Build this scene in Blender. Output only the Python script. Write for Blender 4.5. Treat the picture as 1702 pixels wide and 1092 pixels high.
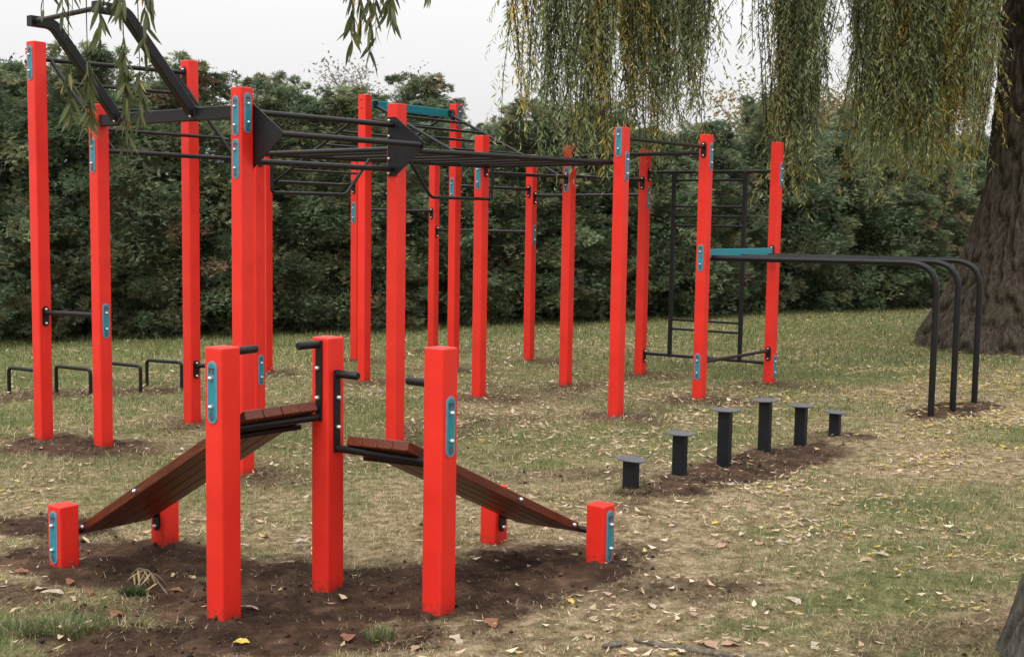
import bpy, math, random
import numpy as np
from mathutils import Matrix, Vector

# ------------------------------------------------------------------ clear
for o in list(bpy.data.objects):
    bpy.data.objects.remove(o)
scene = bpy.context.scene
COL = scene.collection
random.seed(7)
RNG = np.random.default_rng(11)

# ------------------------------------------------------------------ camera
PITCH, ROLL, EYE = math.radians(5.17), math.radians(0.90), 1.60
cam_data = bpy.data.cameras.new('camera')
cam = bpy.data.objects.new('camera', cam_data)
COL.objects.link(cam)
cam_data.sensor_fit = 'HORIZONTAL'
cam_data.sensor_width = 36.0
cam_data.lens = 2000.0 / 1702.0 * 36.0
cam_data.clip_start = 0.05
cam_data.clip_end = 2000
_f = Vector((0, math.cos(PITCH), -math.sin(PITCH)))
_r0, _u0 = Vector((1, 0, 0)), Vector((0, math.sin(PITCH), math.cos(PITCH)))
_r = _r0 * math.cos(ROLL) + _u0 * math.sin(ROLL)
_u = -_r0 * math.sin(ROLL) + _u0 * math.cos(ROLL)
cam.matrix_world = Matrix(((_r.x, _u.x, -_f.x, 0), (_r.y, _u.y, -_f.y, 0), (_r.z, _u.z, -_f.z, EYE), (0, 0, 0, 1)))
scene.camera = cam

# ------------------------------------------------------------------ sky, sun, exposure
SUN_EL, SUN_AZ = math.radians(52), math.radians(215)   # azimuth clockwise from +Y
world = bpy.data.worlds.new('World')
scene.world = world
world.use_nodes = True
wn, wl = world.node_tree.nodes, world.node_tree.links
wn.clear()
w_out = wn.new('ShaderNodeOutputWorld')
w_bg = wn.new('ShaderNodeBackground')
w_sky = wn.new('ShaderNodeTexSky')
w_sky.sky_type = 'NISHITA'
w_sky.sun_disc = False
w_sky.sun_elevation = SUN_EL
w_sky.sun_rotation = SUN_AZ
w_sky.air_density = 1.5
w_sky.dust_density = 4.0
# a closed overcast layer (CIE: zenith three times the horizon) veils the clear sky
w_tc = wn.new('ShaderNodeTexCoord')
w_sep = wn.new('ShaderNodeSeparateXYZ')
w_max = wn.new('ShaderNodeMath'); w_max.operation = 'MAXIMUM'; w_max.inputs[1].default_value = 0.0
w_mad = wn.new('ShaderNodeMath'); w_mad.operation = 'MULTIPLY_ADD'
w_mad.inputs[1].default_value = 2.0; w_mad.inputs[2].default_value = 1.0
w_cloud = wn.new('ShaderNodeVectorMath'); w_cloud.operation = 'SCALE'
w_cloud.inputs[0].default_value = (7.6, 7.55, 7.6)
w_mix = wn.new('ShaderNodeMix'); w_mix.data_type = 'RGBA'
w_mix.inputs[0].default_value = 0.94
wl.new(w_tc.outputs['Generated'], w_sep.inputs[0])
wl.new(w_sep.outputs['Z'], w_max.inputs[0])
wl.new(w_max.outputs[0], w_mad.inputs[0])
wl.new(w_mad.outputs[0], w_cloud.inputs['Scale'])
wl.new(w_sky.outputs[0], w_mix.inputs[6])
wl.new(w_cloud.outputs[0], w_mix.inputs[7])
wl.new(w_mix.outputs[2], w_bg.inputs[0])
w_bg.inputs[1].default_value = 0.10
wl.new(w_bg.outputs[0], w_out.inputs[0])

sun_data = bpy.data.lights.new('sun', 'SUN')
sun_data.energy = 1.65
sun_data.angle = math.radians(35)
sun_data.color = (1.0, 0.96, 0.9)
sun = bpy.data.objects.new('sun', sun_data)
COL.objects.link(sun)
_sd = Vector((math.sin(SUN_AZ) * math.cos(SUN_EL), math.cos(SUN_AZ) * math.cos(SUN_EL), math.sin(SUN_EL)))
sun.rotation_euler = _sd.to_track_quat('Z', 'Y').to_euler()
sun.location = _sd * 30

vs = scene.view_settings
vs.view_transform = 'Standard'
vs.look = 'None'
vs.exposure = 0.0
vs.gamma = 1.0
vs.use_curve_mapping = False

# ------------------------------------------------------------------ noise
_LAT = RNG.random((257, 257))
_LAT[256, :] = _LAT[0, :]; _LAT[:, 256] = _LAT[:, 0]
def vnoise(x, y):
    x = np.asarray(x, float) % 256; y = np.asarray(y, float) % 256
    i = np.floor(x).astype(int) % 256; j = np.floor(y).astype(int) % 256
    fx = x - np.floor(x); fy = y - np.floor(y)
    fx = fx * fx * (3 - 2 * fx); fy = fy * fy * (3 - 2 * fy)
    a = _LAT[i, j] * (1 - fx) + _LAT[i + 1, j] * fx
    b = _LAT[i, j + 1] * (1 - fx) + _LAT[i + 1, j + 1] * fx
    return a * (1 - fy) + b * fy
def fbm(x, y, o=4, s=1.0):
    v = 0.0; a = 0.5; t = 0.0
    for k in range(o):
        v = v + a * vnoise(np.asarray(x) * s + 17.3 * k, np.asarray(y) * s + 9.1 * k); t += a
        a *= 0.5; s *= 2.03
    return v / t

# ------------------------------------------------------------------ layout in metres
P = {  # rig posts: x, y, height of top (world z)
    'a1': (-3.517, 8.959, 2.84), 'a2': (-2.986, 8.718, 2.373), 'a3': (-2.600, 9.720, 2.815), 'a4': (-1.738, 7.740, 2.406),
    'a5': (-2.090, 9.800, 2.270), 'a6': (-0.850, 8.750, 2.413),
    'b1': (-2.740, 13.369, 2.303), 'b2': (-1.544, 12.500, 2.848), 'b3': (-0.308, 11.358, 2.374), 'b4': (0.902, 10.241, 2.386),
    'c1': (-1.905, 14.640, 2.330), 'c2': (-0.668, 13.640, 2.872), 'c3': (0.559, 12.317, 2.356), 'c4': (1.780, 11.293, 2.413),
    'd1': (-1.035, 15.690, 2.400), 'd2': (0.209, 14.651, 2.378), 'd3': (1.429, 13.276, 2.383), 'd4': (2.697, 12.478, 2.430)}
BENCH = {'A': (-1.168, 4.83, 1.071), 'B': (-0.806, 5.25, 1.076), 'C': (-0.29, 4.92, 1.073), 'D': (-2.106, 5.58, 0.230),
         'G': (-1.757, 6.03, 0.235), 'F': (0.44, 5.68, 0.250), 'H': (-0.077, 6.03, 0.250)}
STEPS = [(0.749, 7.328, .193), (1.109, 7.756, .283), (1.458, 8.084, .389), (1.845, 8.628, .379), (2.179, 8.930, .297), (2.545, 9.336, .186)]
STAPLES = [((-4.815, 11.442), (-4.382, 11.166)), ((-4.415, 11.581), (-3.983, 11.299)), ((-4.044, 11.902), (-3.603, 11.604)), ((-3.706, 12.144), (-3.293, 11.93))]
DIPS = [(3.659, 10.377), (3.979, 10.737), (4.351, 11.202)]
NEAR_TREE = (2.30, 4.35)
WILLOW = (7.52, 16.75)

# ------------------------------------------------------------------ terrain
def soil_mask(x, y):
    x = np.asarray(x, float); y = np.asarray(y, float)
    n = fbm(x, y, 5, 1.9) - 0.5
    n2 = fbm(x + 40, y + 11, 4, 6.0) - 0.5
    m = np.zeros_like(x)
    def ell(cx, cy, rx, ry, ang=0.0, soft=0.35, amt=1.0):
        nonlocal m
        c, s = math.cos(ang), math.sin(ang)
        dx, dy = x - cx, y - cy
        d = np.sqrt(((dx * c + dy * s) / rx) ** 2 + ((-dx * s + dy * c) / ry) ** 2)
        d = d + n * 0.95 + n2 * 0.55
        m = np.maximum(m, amt * np.clip((1.0 - d) / soft + 0.5, 0, 1))
    for (px, py, _) in P.values():
        ell(px + .08, py - .08, .60, .46, -.6, 1.1, .70)
    ell(-0.85, 5.15, 1.15, .62, 0.05, .6)
    ell(-0.9, 4.62, 1.0, .30, 0.05, .5, .9)
    ell(-1.75, 5.62, .85, .42, -.5, .35)
    ell(0.15, 5.55, .75, .42, .5, .7)
    ell(0.62, 5.25, .5, .25, .1, .6, .6)
    ell(-2.55, 6.35, .62, .26, -.1, .45)
    ell(-2.25, 5.1, .42, .22, .1, .5, .7)
    ell(-3.25, 8.78, .75, .36, -.3, .5, .85)
    ell(-2.2, 9.7, .8, .35, -.5, .6, .6)
    ell(1.76, 8.22, 1.62, .36, .84, .6, .85)
    ell(-4.05, 11.55, 1.25, .45, .5, .6, .75)
    ell(4.0, 10.72, .72, .34, .84, .5, .9)
    ell(.15, 11.8, 1.1, .32, -.72, .7, .55); ell(1.35, 10.75, .9, .3, .9, .7, .5)
    ell(1.0, 12.8, .9, .28, .85, .7, .5); ell(2.2, 11.9, .8, .25, .9, .8, .45); ell(-.4, 9.6, 1.1, .5, .85, .9, .6)
    ell(1.75, 4.6, .6, .28, 0.1, .9, .55); ell(0.4, 7.75, .8, .28, .2, .8, .55); ell(-.6, 8.2, 1.0, .4, .3, .8, .45)
    return np.clip(m, 0, 1)

def terrain(x, y, soil=None):
    x = np.asarray(x, float); y = np.asarray(y, float)
    if soil is None: soil = soil_mask(x, y)
    yc = np.clip(y, -10, 26)
    z = .012 * np.clip(x, -14, 16) - .008 * yc
    near = np.clip((30 - y) / 20, 0, 1)
    z = z + (fbm(x + 3, y + 5, 3, .55) - .5) * .05 * near
    z = z + (fbm(x, y, 3, 5.0) - .5) * .022 * near
    z = z + soil * ((np.abs(fbm(x + 9, y + 2, 4, 7.5) - .5)) * .075 - .010 + (fbm(x, y, 2, 26) - .5) * .022)
    for px, py, _ in list(P.values()) + list(BENCH.values()):
        d2 = (x - px) ** 2 + (y - py) ** 2
        k = d2 < .5
        if k.any():
            z[k] = z[k] + (.011 * np.exp(-d2[k] / .030)) * (.3 + 1.4 * fbm(x[k] + px, y[k], 2, 9))
    return z
def ground_z(x, y):
    return float(terrain(np.array([x]), np.array([y]))[0])

# ------------------------------------------------------------------ materials
def new_mat(name):
    m = bpy.data.materials.new(name); m.use_nodes = True
    nt = m.node_tree; b = nt.nodes['Principled BSDF']
    return m, nt, b
def noise_node(nt, scale, detail=4, rough=.55, coord='Object', stretch=None):
    tc = nt.nodes.new('ShaderNodeTexCoord')
    n = nt.nodes.new('ShaderNodeTexNoise'); n.inputs['Scale'].default_value = scale
    n.inputs['Detail'].default_value = detail; n.inputs['Roughness'].default_value = rough
    src = tc.outputs[coord]
    if stretch:
        mp = nt.nodes.new('ShaderNodeMapping'); mp.inputs['Scale'].default_value = stretch
        nt.links.new(src, mp.inputs[0]); src = mp.outputs[0]
    nt.links.new(src, n.inputs['Vector'])
    return n
def ramp(nt, src, stops):
    r = nt.nodes.new('ShaderNodeValToRGB')
    e = r.color_ramp.elements
    while len(e) < len(stops): e.new(0.5)
    for k, (p, c) in enumerate(stops):
        e[k].position = p; e[k].color = (*c, 1)
    nt.links.new(src, r.inputs[0])
    return r
def bump(nt, b, src, strength, dist):
    bp = nt.nodes.new('ShaderNodeBump'); bp.inputs['Strength'].default_value = strength; bp.inputs['Distance'].default_value = dist
    nt.links.new(src, bp.inputs['Height']); nt.links.new(bp.outputs[0], b.inputs['Normal'])
def painted(name, c, rough=.5, var=.12, scale=9, bmp=.05, spec=.5, metallic=0.0):
    m, nt, b = new_mat(name)
    n = noise_node(nt, scale, 6, .6)
    lo = tuple(v * (1 - var) for v in c); hi = tuple(min(1, v * (1 + var)) for v in c)
    r = ramp(nt, n.outputs[0], [(.3, lo), (.7, hi)])
    nt.links.new(r.outputs[0], b.inputs['Base Color'])
    rr = nt.nodes.new('ShaderNodeMapRange'); rr.inputs[3].default_value = rough - .08; rr.inputs[4].default_value = rough + .1
    nt.links.new(n.outputs[0], rr.inputs[0]); nt.links.new(rr.outputs[0], b.inputs['Roughness'])
    b.inputs['Specular IOR Level'].default_value = spec
    b.inputs['Metallic'].default_value = metallic
    n2 = noise_node(nt, 160, 3)
    bump(nt, b, n2.outputs[0], bmp, .002)
    return m
M = {}
# red coated posts, a little soil splashed onto the feet
m, nt, b = new_mat('red_coating')
n = noise_node(nt, 3.0, 6, .6)
r = ramp(nt, n.outputs[0], [(.28, (.66, .020, .013)), (.55, (.78, .030, .018)), (.78, (.82, .050, .034))])
tc = nt.nodes.new('ShaderNodeTexCoord'); sp = nt.nodes.new('ShaderNodeSeparateXYZ'); nt.links.new(tc.outputs['Object'], sp.inputs[0])
n3 = noise_node(nt, 38, 5, .7)
ma = nt.nodes.new('ShaderNodeMath'); ma.operation = 'MULTIPLY_ADD'; ma.inputs[1].default_value = .22; ma.inputs[2].default_value = -.06
nt.links.new(n3.outputs[0], ma.inputs[0])
lt = nt.nodes.new('ShaderNodeMath'); lt.operation = 'SUBTRACT'; nt.links.new(ma.outputs[0], lt.inputs[0]); nt.links.new(sp.outputs['Z'], lt.inputs[1])
ms = nt.nodes.new('ShaderNodeMath'); ms.operation = 'MULTIPLY'; ms.use_clamp = True; ms.inputs[1].default_value = 16
nt.links.new(lt.outputs[0], ms.inputs[0])
mx = nt.nodes.new('ShaderNodeMix'); mx.data_type = 'RGBA'
m75 = nt.nodes.new('ShaderNodeMath'); m75.operation = 'MULTIPLY'; m75.inputs[1].default_value = .6
nt.links.new(ms.outputs[0], m75.inputs[0]); nt.links.new(m75.outputs[0], mx.inputs[0])
nt.links.new(r.outputs[0], mx.inputs[6]); mx.inputs[7].default_value = (.09, .03, .018, 1)
nt.links.new(mx.outputs[2], b.inputs['Base Color'])
b.inputs['Roughness'].default_value = .42; b.inputs['Specular IOR Level'].default_value = .35
n2 = noise_node(nt, 120, 3); bump(nt, b, n2.outputs[0], .08, .002)
M['red'] = m
M['black'] = painted('black_powder_coat', (.0075, .0075, .0095), .42, .2, 14, .12, .32)
M['teal'] = painted('teal_panel', (.012, .235, .30), .42, .12, 20, .05, .5)
M['tag_rim'] = painted('grey_blue_rim', (.17, .235, .32), .45, .15, 30, .05, .5)
M['emblem'] = painted('dark_emblem', (.05, .045, .08), .5, .2, 60, .05, .4)
M['emblem_red'] = painted('emblem_red', (.30, .06, .07), .5, .2, 60, .05, .4)
M['steel'] = painted('zinc_bolt', (.62, .63, .65), .28, .12, 40, .05, .5, .85)
M['step_top'] = painted('grey_step_plate', (.105, .105, .115), .5, .25, 25, .2, .5)
M['step_col'] = painted('dark_column', (.0075, .009, .012), .5, .25, 10, .12, .3)
# stained timber
m, nt, b = new_mat('stained_timber')
n = noise_node(nt, 7, 7, .65, 'Object', (1.2, 14, 14))
r = ramp(nt, n.outputs[0], [(.3, (.055, .013, .008)), (.55, (.130, .031, .013)), (.75, (.25, .064, .021))])
nt.links.new(r.outputs[0], b.inputs['Base Color']); b.inputs['Roughness'].default_value = .45
b.inputs['Specular IOR Level'].default_value = .35
bump(nt, b, n.outputs[0], .35, .003); M['wood'] = m
# bark
def bark(name, c0, c1, c2, sc=4.0):
    m, nt, b = new_mat(name)
    n = noise_node(nt, sc, 8, .65, 'Object', (3.2, 3.2, .7))
    r = ramp(nt, n.outputs[0], [(.32, c0), (.52, c1), (.72, c2)])
    n4 = noise_node(nt, 1.3, 3)
    mx = nt.nodes.new('ShaderNodeMix'); mx.data_type = 'RGBA'; mx.inputs[7].default_value = (.075, .085, .035, 1)
    r4 = ramp(nt, n4.outputs[0], [(.5, (0, 0, 0)), (.72, (.6, .6, .6))])
    nt.links.new(r4.outputs[0], mx.inputs[0]); nt.links.new(r.outputs[0], mx.inputs[6])
    nt.links.new(mx.outputs[2], b.inputs['Base Color'])
    b.inputs['Roughness'].default_value = .9; b.inputs['Specular IOR Level'].default_value = .15
    bump(nt, b, n.outputs[0], 1.0, .07)
    return m
M['bark'] = bark('furrowed_bark', (.040, .030, .023), (.105, .083, .064), (.21, .175, .14), 9)
M['bark_grey'] = bark('grey_bark', (.03, .027, .022), (.10, .09, .075), (.21, .20, .17), 7)
M['bark_dark'] = bark('dark_bark', (.02, .014, .01), (.05, .036, .026), (.08, .06, .045), 5)
M['dead_wood'] = bark('dead_wood', (.14, .115, .09), (.30, .26, .20), (.46, .41, .34), 12)
# leaves, coloured leaf by leaf
def leafy(name, trans=.35, rough=.55, spec=.3):
    m, nt, b = new_mat(name)
    at = nt.nodes.new('ShaderNodeAttribute'); at.attribute_name = 'Col'
    nt.links.new(at.outputs['Color'], b.inputs['Base Color'])
    b.inputs['Roughness'].default_value = rough; b.inputs['Specular IOR Level'].default_value = spec
    tr = nt.nodes.new('ShaderNodeBsdfTranslucent'); nt.links.new(at.outputs['Color'], tr.inputs['Color'])
    mx = nt.nodes.new('ShaderNodeMixShader'); mx.inputs[0].default_value = trans
    nt.links.new(b.outputs[0], mx.inputs[1]); nt.links.new(tr.outputs[0], mx.inputs[2])
    nt.links.new(mx.outputs[0], nt.nodes['Material Output'].inputs['Surface'])
    return m
M['leaf'] = leafy('willow_leaf', .35, .5, .3)
M['cedar'] = leafy('cedar_spray', .28, .6, .25)
M['blade'] = leafy('grass_blade', .25, .6, .2)
M['dry'] = leafy('dry_leaf', .2, .65, .2)
# ground: bare soil and thin turf by the 'soil' attribute
m, nt, b = new_mat('turf_and_soil')
at = nt.nodes.new('ShaderNodeAttribute'); at.attribute_name = 'Col'
sx = nt.nodes.new('ShaderNodeSeparateColor'); nt.links.new(at.outputs['Color'], sx.inputs[0])
ns = noise_node(nt, 9, 8, .7)
soilc = ramp(nt, ns.outputs[0], [(.28, (.024, .015, .0105)), (.5, (.056, .036, .025)), (.72, (.125, .084, .060))])
ng = noise_node(nt, 13, 9, .75)
strawc = ramp(nt, ng.outputs[0], [(.34, (.075, .052, .028)), (.5, (.29, .215, .125)), (.66, (.56, .445, .30))])
greenc = ramp(nt, ng.outputs[0], [(.34, (.055, .066, .024)), (.52, (.21, .205, .085)), (.70, (.42, .365, .19))])
mg = nt.nodes.new('ShaderNodeMix'); mg.data_type = 'RGBA'
nt.links.new(sx.outputs['Green'], mg.inputs[0]); nt.links.new(strawc.outputs[0], mg.inputs[6]); nt.links.new(greenc.outputs[0], mg.inputs[7])
nf = noise_node(nt, 34, 5, .7)
ad = nt.nodes.new('ShaderNodeMath'); ad.operation = 'MULTIPLY_ADD'; ad.inputs[1].default_value = 1.1; ad.inputs[2].default_value = -.55
nt.links.new(nf.outputs[0], ad.inputs[0])
a2 = nt.nodes.new('ShaderNodeMath'); a2.operation = 'ADD'; nt.links.new(ad.outputs[0], a2.inputs[0]); nt.links.new(sx.outputs['Red'], a2.inputs[1])
a3 = nt.nodes.new('ShaderNodeMapRange'); a3.inputs[1].default_value = .25; a3.inputs[2].default_value = .8
nt.links.new(a2.outputs[0], a3.inputs[0])
mg2 = nt.nodes.new('ShaderNodeMix'); mg2.data_type = 'RGBA'
nt.links.new(a3.outputs[0], mg2.inputs[0]); nt.links.new(mg.outputs[2], mg2.inputs[6])
nd2 = noise_node(nt, 2.6, 5, .65)
dryc = ramp(nt, nd2.outputs[0], [(.36, (.75, .72, .70)), (.66, (1.9, 1.75, 1.6))])
sm2 = nt.nodes.new('ShaderNodeMix'); sm2.data_type = 'RGBA'; sm2.blend_type = 'MULTIPLY'; sm2.inputs[0].default_value = 1.0
nt.links.new(soilc.outputs[0], sm2.inputs[6]); nt.links.new(dryc.outputs[0], sm2.inputs[7]); nt.links.new(sm2.outputs[2], mg2.inputs[7])
nt.links.new(mg2.outputs[2], b.inputs['Base Color']); b.inputs['Roughness'].default_value = .95; b.inputs['Specular IOR Level'].default_value = .1
nb = noise_node(nt, 60, 8, .75); bump(nt, b, nb.outputs[0], .9, .025)
M['ground'] = m

# ------------------------------------------------------------------ mesh helpers
WORLD = {}
def link(name, data, parent=None, mw=None):
    o = bpy.data.objects.new(name, data); COL.objects.link(o)
    mw = mw or Matrix.Identity(4)
    if parent is not None:
        o.parent = parent
        o.matrix_basis = WORLD[parent.name].inverted() @ mw
    else:
        o.matrix_basis = mw
    WORLD[o.name] = mw
    return o
def tag(o, label=None, cat=None, group=None, kind=None):
    if label: o['label'] = label
    if cat: o['category'] = cat
    if group: o['group'] = group
    if kind: o['kind'] = kind
    return o
def empty(name, loc, label, cat, group=None):
    o = link(name, None, None, Matrix.Translation(loc)); o.empty_display_size = .2
    return tag(o, label, cat, group)
class MB:
    def __init__(s): s.v = []; s.f = []; s.m = []; s.sm = []
    def add(s, vs, fs, mat=0, smooth=False):
        n = len(s.v); s.v += [tuple(v) for v in vs]
        for f in fs: s.f.append(tuple(i + n for i in f)); s.m.append(mat); s.sm.append(smooth)
    def loops(s, rings, caps=True, mat=0, smooth=True, closed=True):
        n = len(rings[0]); vs = [v for r in rings for v in r]; fs = []
        for k in range(len(rings) - 1):
            for i in range(n if closed else n - 1):
                j = (i + 1) % n
                fs.append((k * n + i, k * n + j, (k + 1) * n + j, (k + 1) * n + i))
        s.add(vs, fs, mat, smooth)
        if caps:
            s.add(rings[0], [tuple(range(n))[::-1]], mat); s.add(rings[-1], [tuple(range(n))], mat)
    def tube(s, path, r, n=10, mat=0, caps=True):
        path = [Vector(p) for p in path]; rings = []
        rs = r if isinstance(r, (list, tuple)) else [r] * len(path)
        up = None
        for k, p in enumerate(path):
            if k == 0: d = path[1] - p
            elif k == len(path) - 1: d = p - path[k - 1]
            else: d = (path[k + 1] - p).normalized() + (p - path[k - 1]).normalized()
            d.normalize()
            if up is None:
                up = Vector((0, 0, 1)) if abs(d.z) < .9 else Vector((1, 0, 0))
            a = d.cross(up).normalized(); b2 = a.cross(d).normalized(); up = b2
            rings.append([p + (a * math.cos(2 * math.pi * i / n) + b2 * math.sin(2 * math.pi * i / n)) * rs[k] for i in range(n)])
        s.loops(rings, caps, mat)
    def box(s, c, ax, ay, az, mat=0, bev=.004):
        # bevelled box: centre + three half-axis vectors
        c = Vector(c); ax, ay, az = Vector(ax), Vector(ay), Vector(az)
        lx, ly, lz = ax.length, ay.length, az.length
        bev = min(bev, .45 * min(lx, ly, lz))
        ux, uy, uz = ax / lx, ay / ly, az / lz
        rings = []
        for (zz, ins) in ((-lz, bev), (-lz + bev, 0), (lz - bev, 0), (lz, bev)):
            a, b2 = lx - ins, ly - ins
            pts = [(a - bev, b2), (-a + bev, b2), (-a, b2 - bev), (-a, -b2 + bev), (-a + bev, -b2), (a - bev, -b2), (a, -b2 + bev), (a, b2 - bev)]
            rings.append([c + ux * p[0] + uy * p[1] + uz * zz for p in pts])
        s.loops(rings, True, mat, False)
    def mesh(s, name, mats, origin=Vector((0, 0, 0))):
        me = bpy.data.meshes.new(name)
        me.from_pydata([tuple(Vector(v) - origin) for v in s.v], [], s.f)
        for m_ in mats: me.materials.append(m_)
        me.polygons.foreach_set('material_index', s.m); me.polygons.foreach_set('use_smooth', s.sm)
        me.update(); return me
    def build(s, name, mats, parent=None, origin=None):
        if not isinstance(mats, (list, tuple)): mats = [mats]
        if origin is None:
            a = np.array([tuple(v) for v in s.v]); origin = Vector((a.min(0) + a.max(0)) / 2)
        origin = Vector(origin)
        return link(name, s.mesh(name, mats, origin), parent, Matrix.Translation(origin))
def np_mesh(name, V, F, mats, col=None, smooth=False):
    V = np.asarray(V, np.float32); F = np.asarray(F, np.int32); k = F.shape[1]
    me = bpy.data.meshes.new(name)
    me.vertices.add(len(V)); me.vertices.foreach_set('co', V.ravel())
    me.loops.add(F.size); me.loops.foreach_set('vertex_index', F.ravel())
    me.polygons.add(len(F)); me.polygons.foreach_set('loop_start', np.arange(0, F.size, k, dtype=np.int32))
    me.polygons.foreach_set('loop_total', np.full(len(F), k, np.int32))
    if smooth: me.polygons.foreach_set('use_smooth', np.ones(len(F), bool))
    for m_ in mats: me.materials.append(m_)
    if col is not None:
        ca = me.color_attributes.new('Col', 'FLOAT_COLOR', 'POINT')
        c4 = np.ones((len(V), 4), np.float32); c4[:, :3] = col
        ca.data.foreach_set('color', c4.ravel())
    me.update(calc_edges=True); me.validate()
    return me
def unit(a): return a / (np.linalg.norm(a, axis=-1, keepdims=True) + 1e-9)
def leaf_arrays(Pp, D, S, L, W, fold=.25, mid=.42):
    """one folded quad pair per leaf: base, left, right, tip"""
    N = unit(np.cross(D, S))
    L = L[:, None]; W = W[:, None]
    c = Pp + D * L * mid
    V = np.stack([Pp, c + S * W * .5 + N * W * fold, c - S * W * .5 + N * W * fold, Pp + D * L], 1).reshape(-1, 3)
    i = np.arange(len(Pp))[:, None] * 4
    F = np.concatenate([i + np.array([[0, 2, 3]]), i + np.array([[0, 3, 1]])], 0)
    return V, F

def rot_frame(th):
    u = Vector((math.cos(th), math.sin(th), 0)); return u, Vector((-u.y, u.x, 0))
TH = math.radians(-36)
U, Vv = rot_frame(TH)
Z = Vector((0, 0, 1))
FACES = [U, -U, Vv, -Vv]
PW = .051   # half width of a post

# ------------------------------------------------------------------ ground sheet
def lines(segs):
    out = [segs[0][0]]
    for a, b_, st in segs:
        n_ = max(1, int(round((b_ - a) / st))); out += list(np.linspace(a, b_, n_ + 1)[1:])
    return np.array(out)
gx = lines([(-400, -120, 70), (-120, -30, 15), (-30, -12, 3), (-12, -5, .25), (-5, -2.9, .08), (-2.9, 2.6, .036), (2.6, 5, .08), (5, 14, .25), (14, 30, 3), (30, 120, 15), (120, 400, 70)])
gy = lines([(-60, -10, 10), (-10, 2, 1.5), (2, 3.9, .15), (3.9, 7.2, .032), (7.2, 10, .06), (10, 14, .1), (14, 27, .25), (27, 50, 3), (50, 120, 12), (120, 600, 80)])
GX, GY = np.meshgrid(gx, gy, indexing='ij')
gs = soil_mask(GX.ravel(), GY.ravel())
gz = terrain(GX.ravel(), GY.ravel(), gs)
def greenness(x, y):
    g = np.clip((fbm(x + 60, y + 20, 4, .75) - .42) * 4.0, 0, 1) * .75 + np.clip((fbm(x + 5, y + 70, 3, 3.2) - .5) * 4, 0, 1) * .35 + .10
    g = g + np.clip((y - 13) / 9, 0, .5) - np.clip((9.5 - y) / 8, 0, .45) * np.clip(x + .2, 0, 1)
    g = g + .30 * np.clip((-x - .6) / 1.5, 0, 1) * np.clip((y - 6.2) / 2, 0, 1) + .22 * np.clip((y - 11) / 3, 0, 1)
    for cx, cy, rx, ry in ((1.55, 5.05, .55, .16), (1.95, 5.35, .4, .15), (.95, 4.72, .3, .12), (-1.85, 4.68, .4, .2), (2.3, 6.9, .3, .15), (1.9, 5.9, .2, .1)):
        g = g + 1.1 * np.exp(-(((x - cx) / rx) ** 2 + ((y - cy) / ry) ** 2))
    return np.clip(g, 0, 1)
gg = greenness(GX.ravel(), GY.ravel())
nxl, nyl = len(gx), len(gy)
idx = np.arange(nxl * nyl).reshape(nxl, nyl)
F = np.stack([idx[:-1, :-1], idx[1:, :-1], idx[1:, 1:], idx[:-1, 1:]], -1).reshape(-1, 4)
me = np_mesh('ground', np.stack([GX.ravel(), GY.ravel(), gz], 1), F, [M['ground']], np.stack([gs, gg, gs * 0], 1), True)
tag(link('ground', me), 'trodden park lawn with bare dug soil around the posts', 'ground', None, 'structure')

# ------------------------------------------------------------------ shared small hardware (bolt head, tag plate, mounting plate)
def bolt_mesh(name, r=.0105, h=.017, mat=None):
    b_ = MB(); n = 8; rings = []
    for zz, rr in ((0, r), (h * .45, r), (h * .85, r * .72), (h, r * .3)):
        rings.append([(rr * math.cos(2 * math.pi * i / n), rr * math.sin(2 * math.pi * i / n), zz) for i in range(n)])
    b_.loops(rings, True); return b_.mesh(name, [mat or M['steel']])
BOLT = bolt_mesh('bolt')
RED_BOLT = bolt_mesh('red_bolt', .011, .008, M['red'])
def stadium(hw, hh, n=7):
    pts = []
    for k in range(n + 1): a = math.pi * k / n; pts.append((hw * math.cos(a), hh - hw + hw * math.sin(a)))
    for k in range(n + 1): a = math.pi + math.pi * k / n; pts.append((hw * math.cos(a), -hh + hw + hw * math.sin(a)))
    return pts
def slab(b_, pts, z0, z1, mat):
    b_.loops([[(x, y, z0) for x, y in pts], [(x, y, z1 - .0008) for x, y in pts], [(x * .96, y * .99, z1) for x, y in pts]], True, mat, False)
def tag_mesh():
    b_ = MB()
    slab(b_, stadium(.029, .127), 0, .005, 0)
    slab(b_, stadium(.0215, .119), .005, .0065, 1)
    # crest at the top: three upright strokes with a band across
    for x in (-.011, 0, .011):
        b_.box((x, .086, .0072), (.0032, 0, 0), (0, .010 if x else .007, 0), (0, 0, .0008), 2 if x else 3, .0004)
    b_.box((0, .0965, .0075), (.0165, 0, 0), (0, .0028, 0), (0, 0, .0008), 2, .0004)
    b_.box((0, .0775, .0075), (.009, 0, 0), (0, .0028, 0), (0, 0, .0008), 3, .0004)
    # ring at the bottom
    ring = []
    for k in range(15):
        a = 2 * math.pi * k / 14; ring.append(Vector((.0095 * math.cos(a), -.096 + .0135 * math.sin(a), .0068)))
    b_.tube(ring, .0022, 5, 2, False)
    b_.box((0, -.096, .0070), (.0032, 0, 0), (0, .006, 0), (0, 0, .0008), 3, .0004)
    return b_.mesh('tag_plate', [M['tag_rim'], M['teal'], M['emblem'], M['emblem_red']])
TAG = tag_mesh()
def plate_mesh():
    b_ = MB(); slab(b_, stadium(.027, .075), 0, .007, 0); return b_.mesh('mounting_plate', [M['black']])
PLATE = plate_mesh()
def face_matrix(p, n):
    """local z = outward normal n, local y = world up"""
    x = Z.cross(n).normalized()
    return Matrix(((x.x, 0, n.x, p.x), (x.y, 0, n.y, p.y), (x.z, 1, n.z, p.z), (0, 0, 0, 1)))

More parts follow.
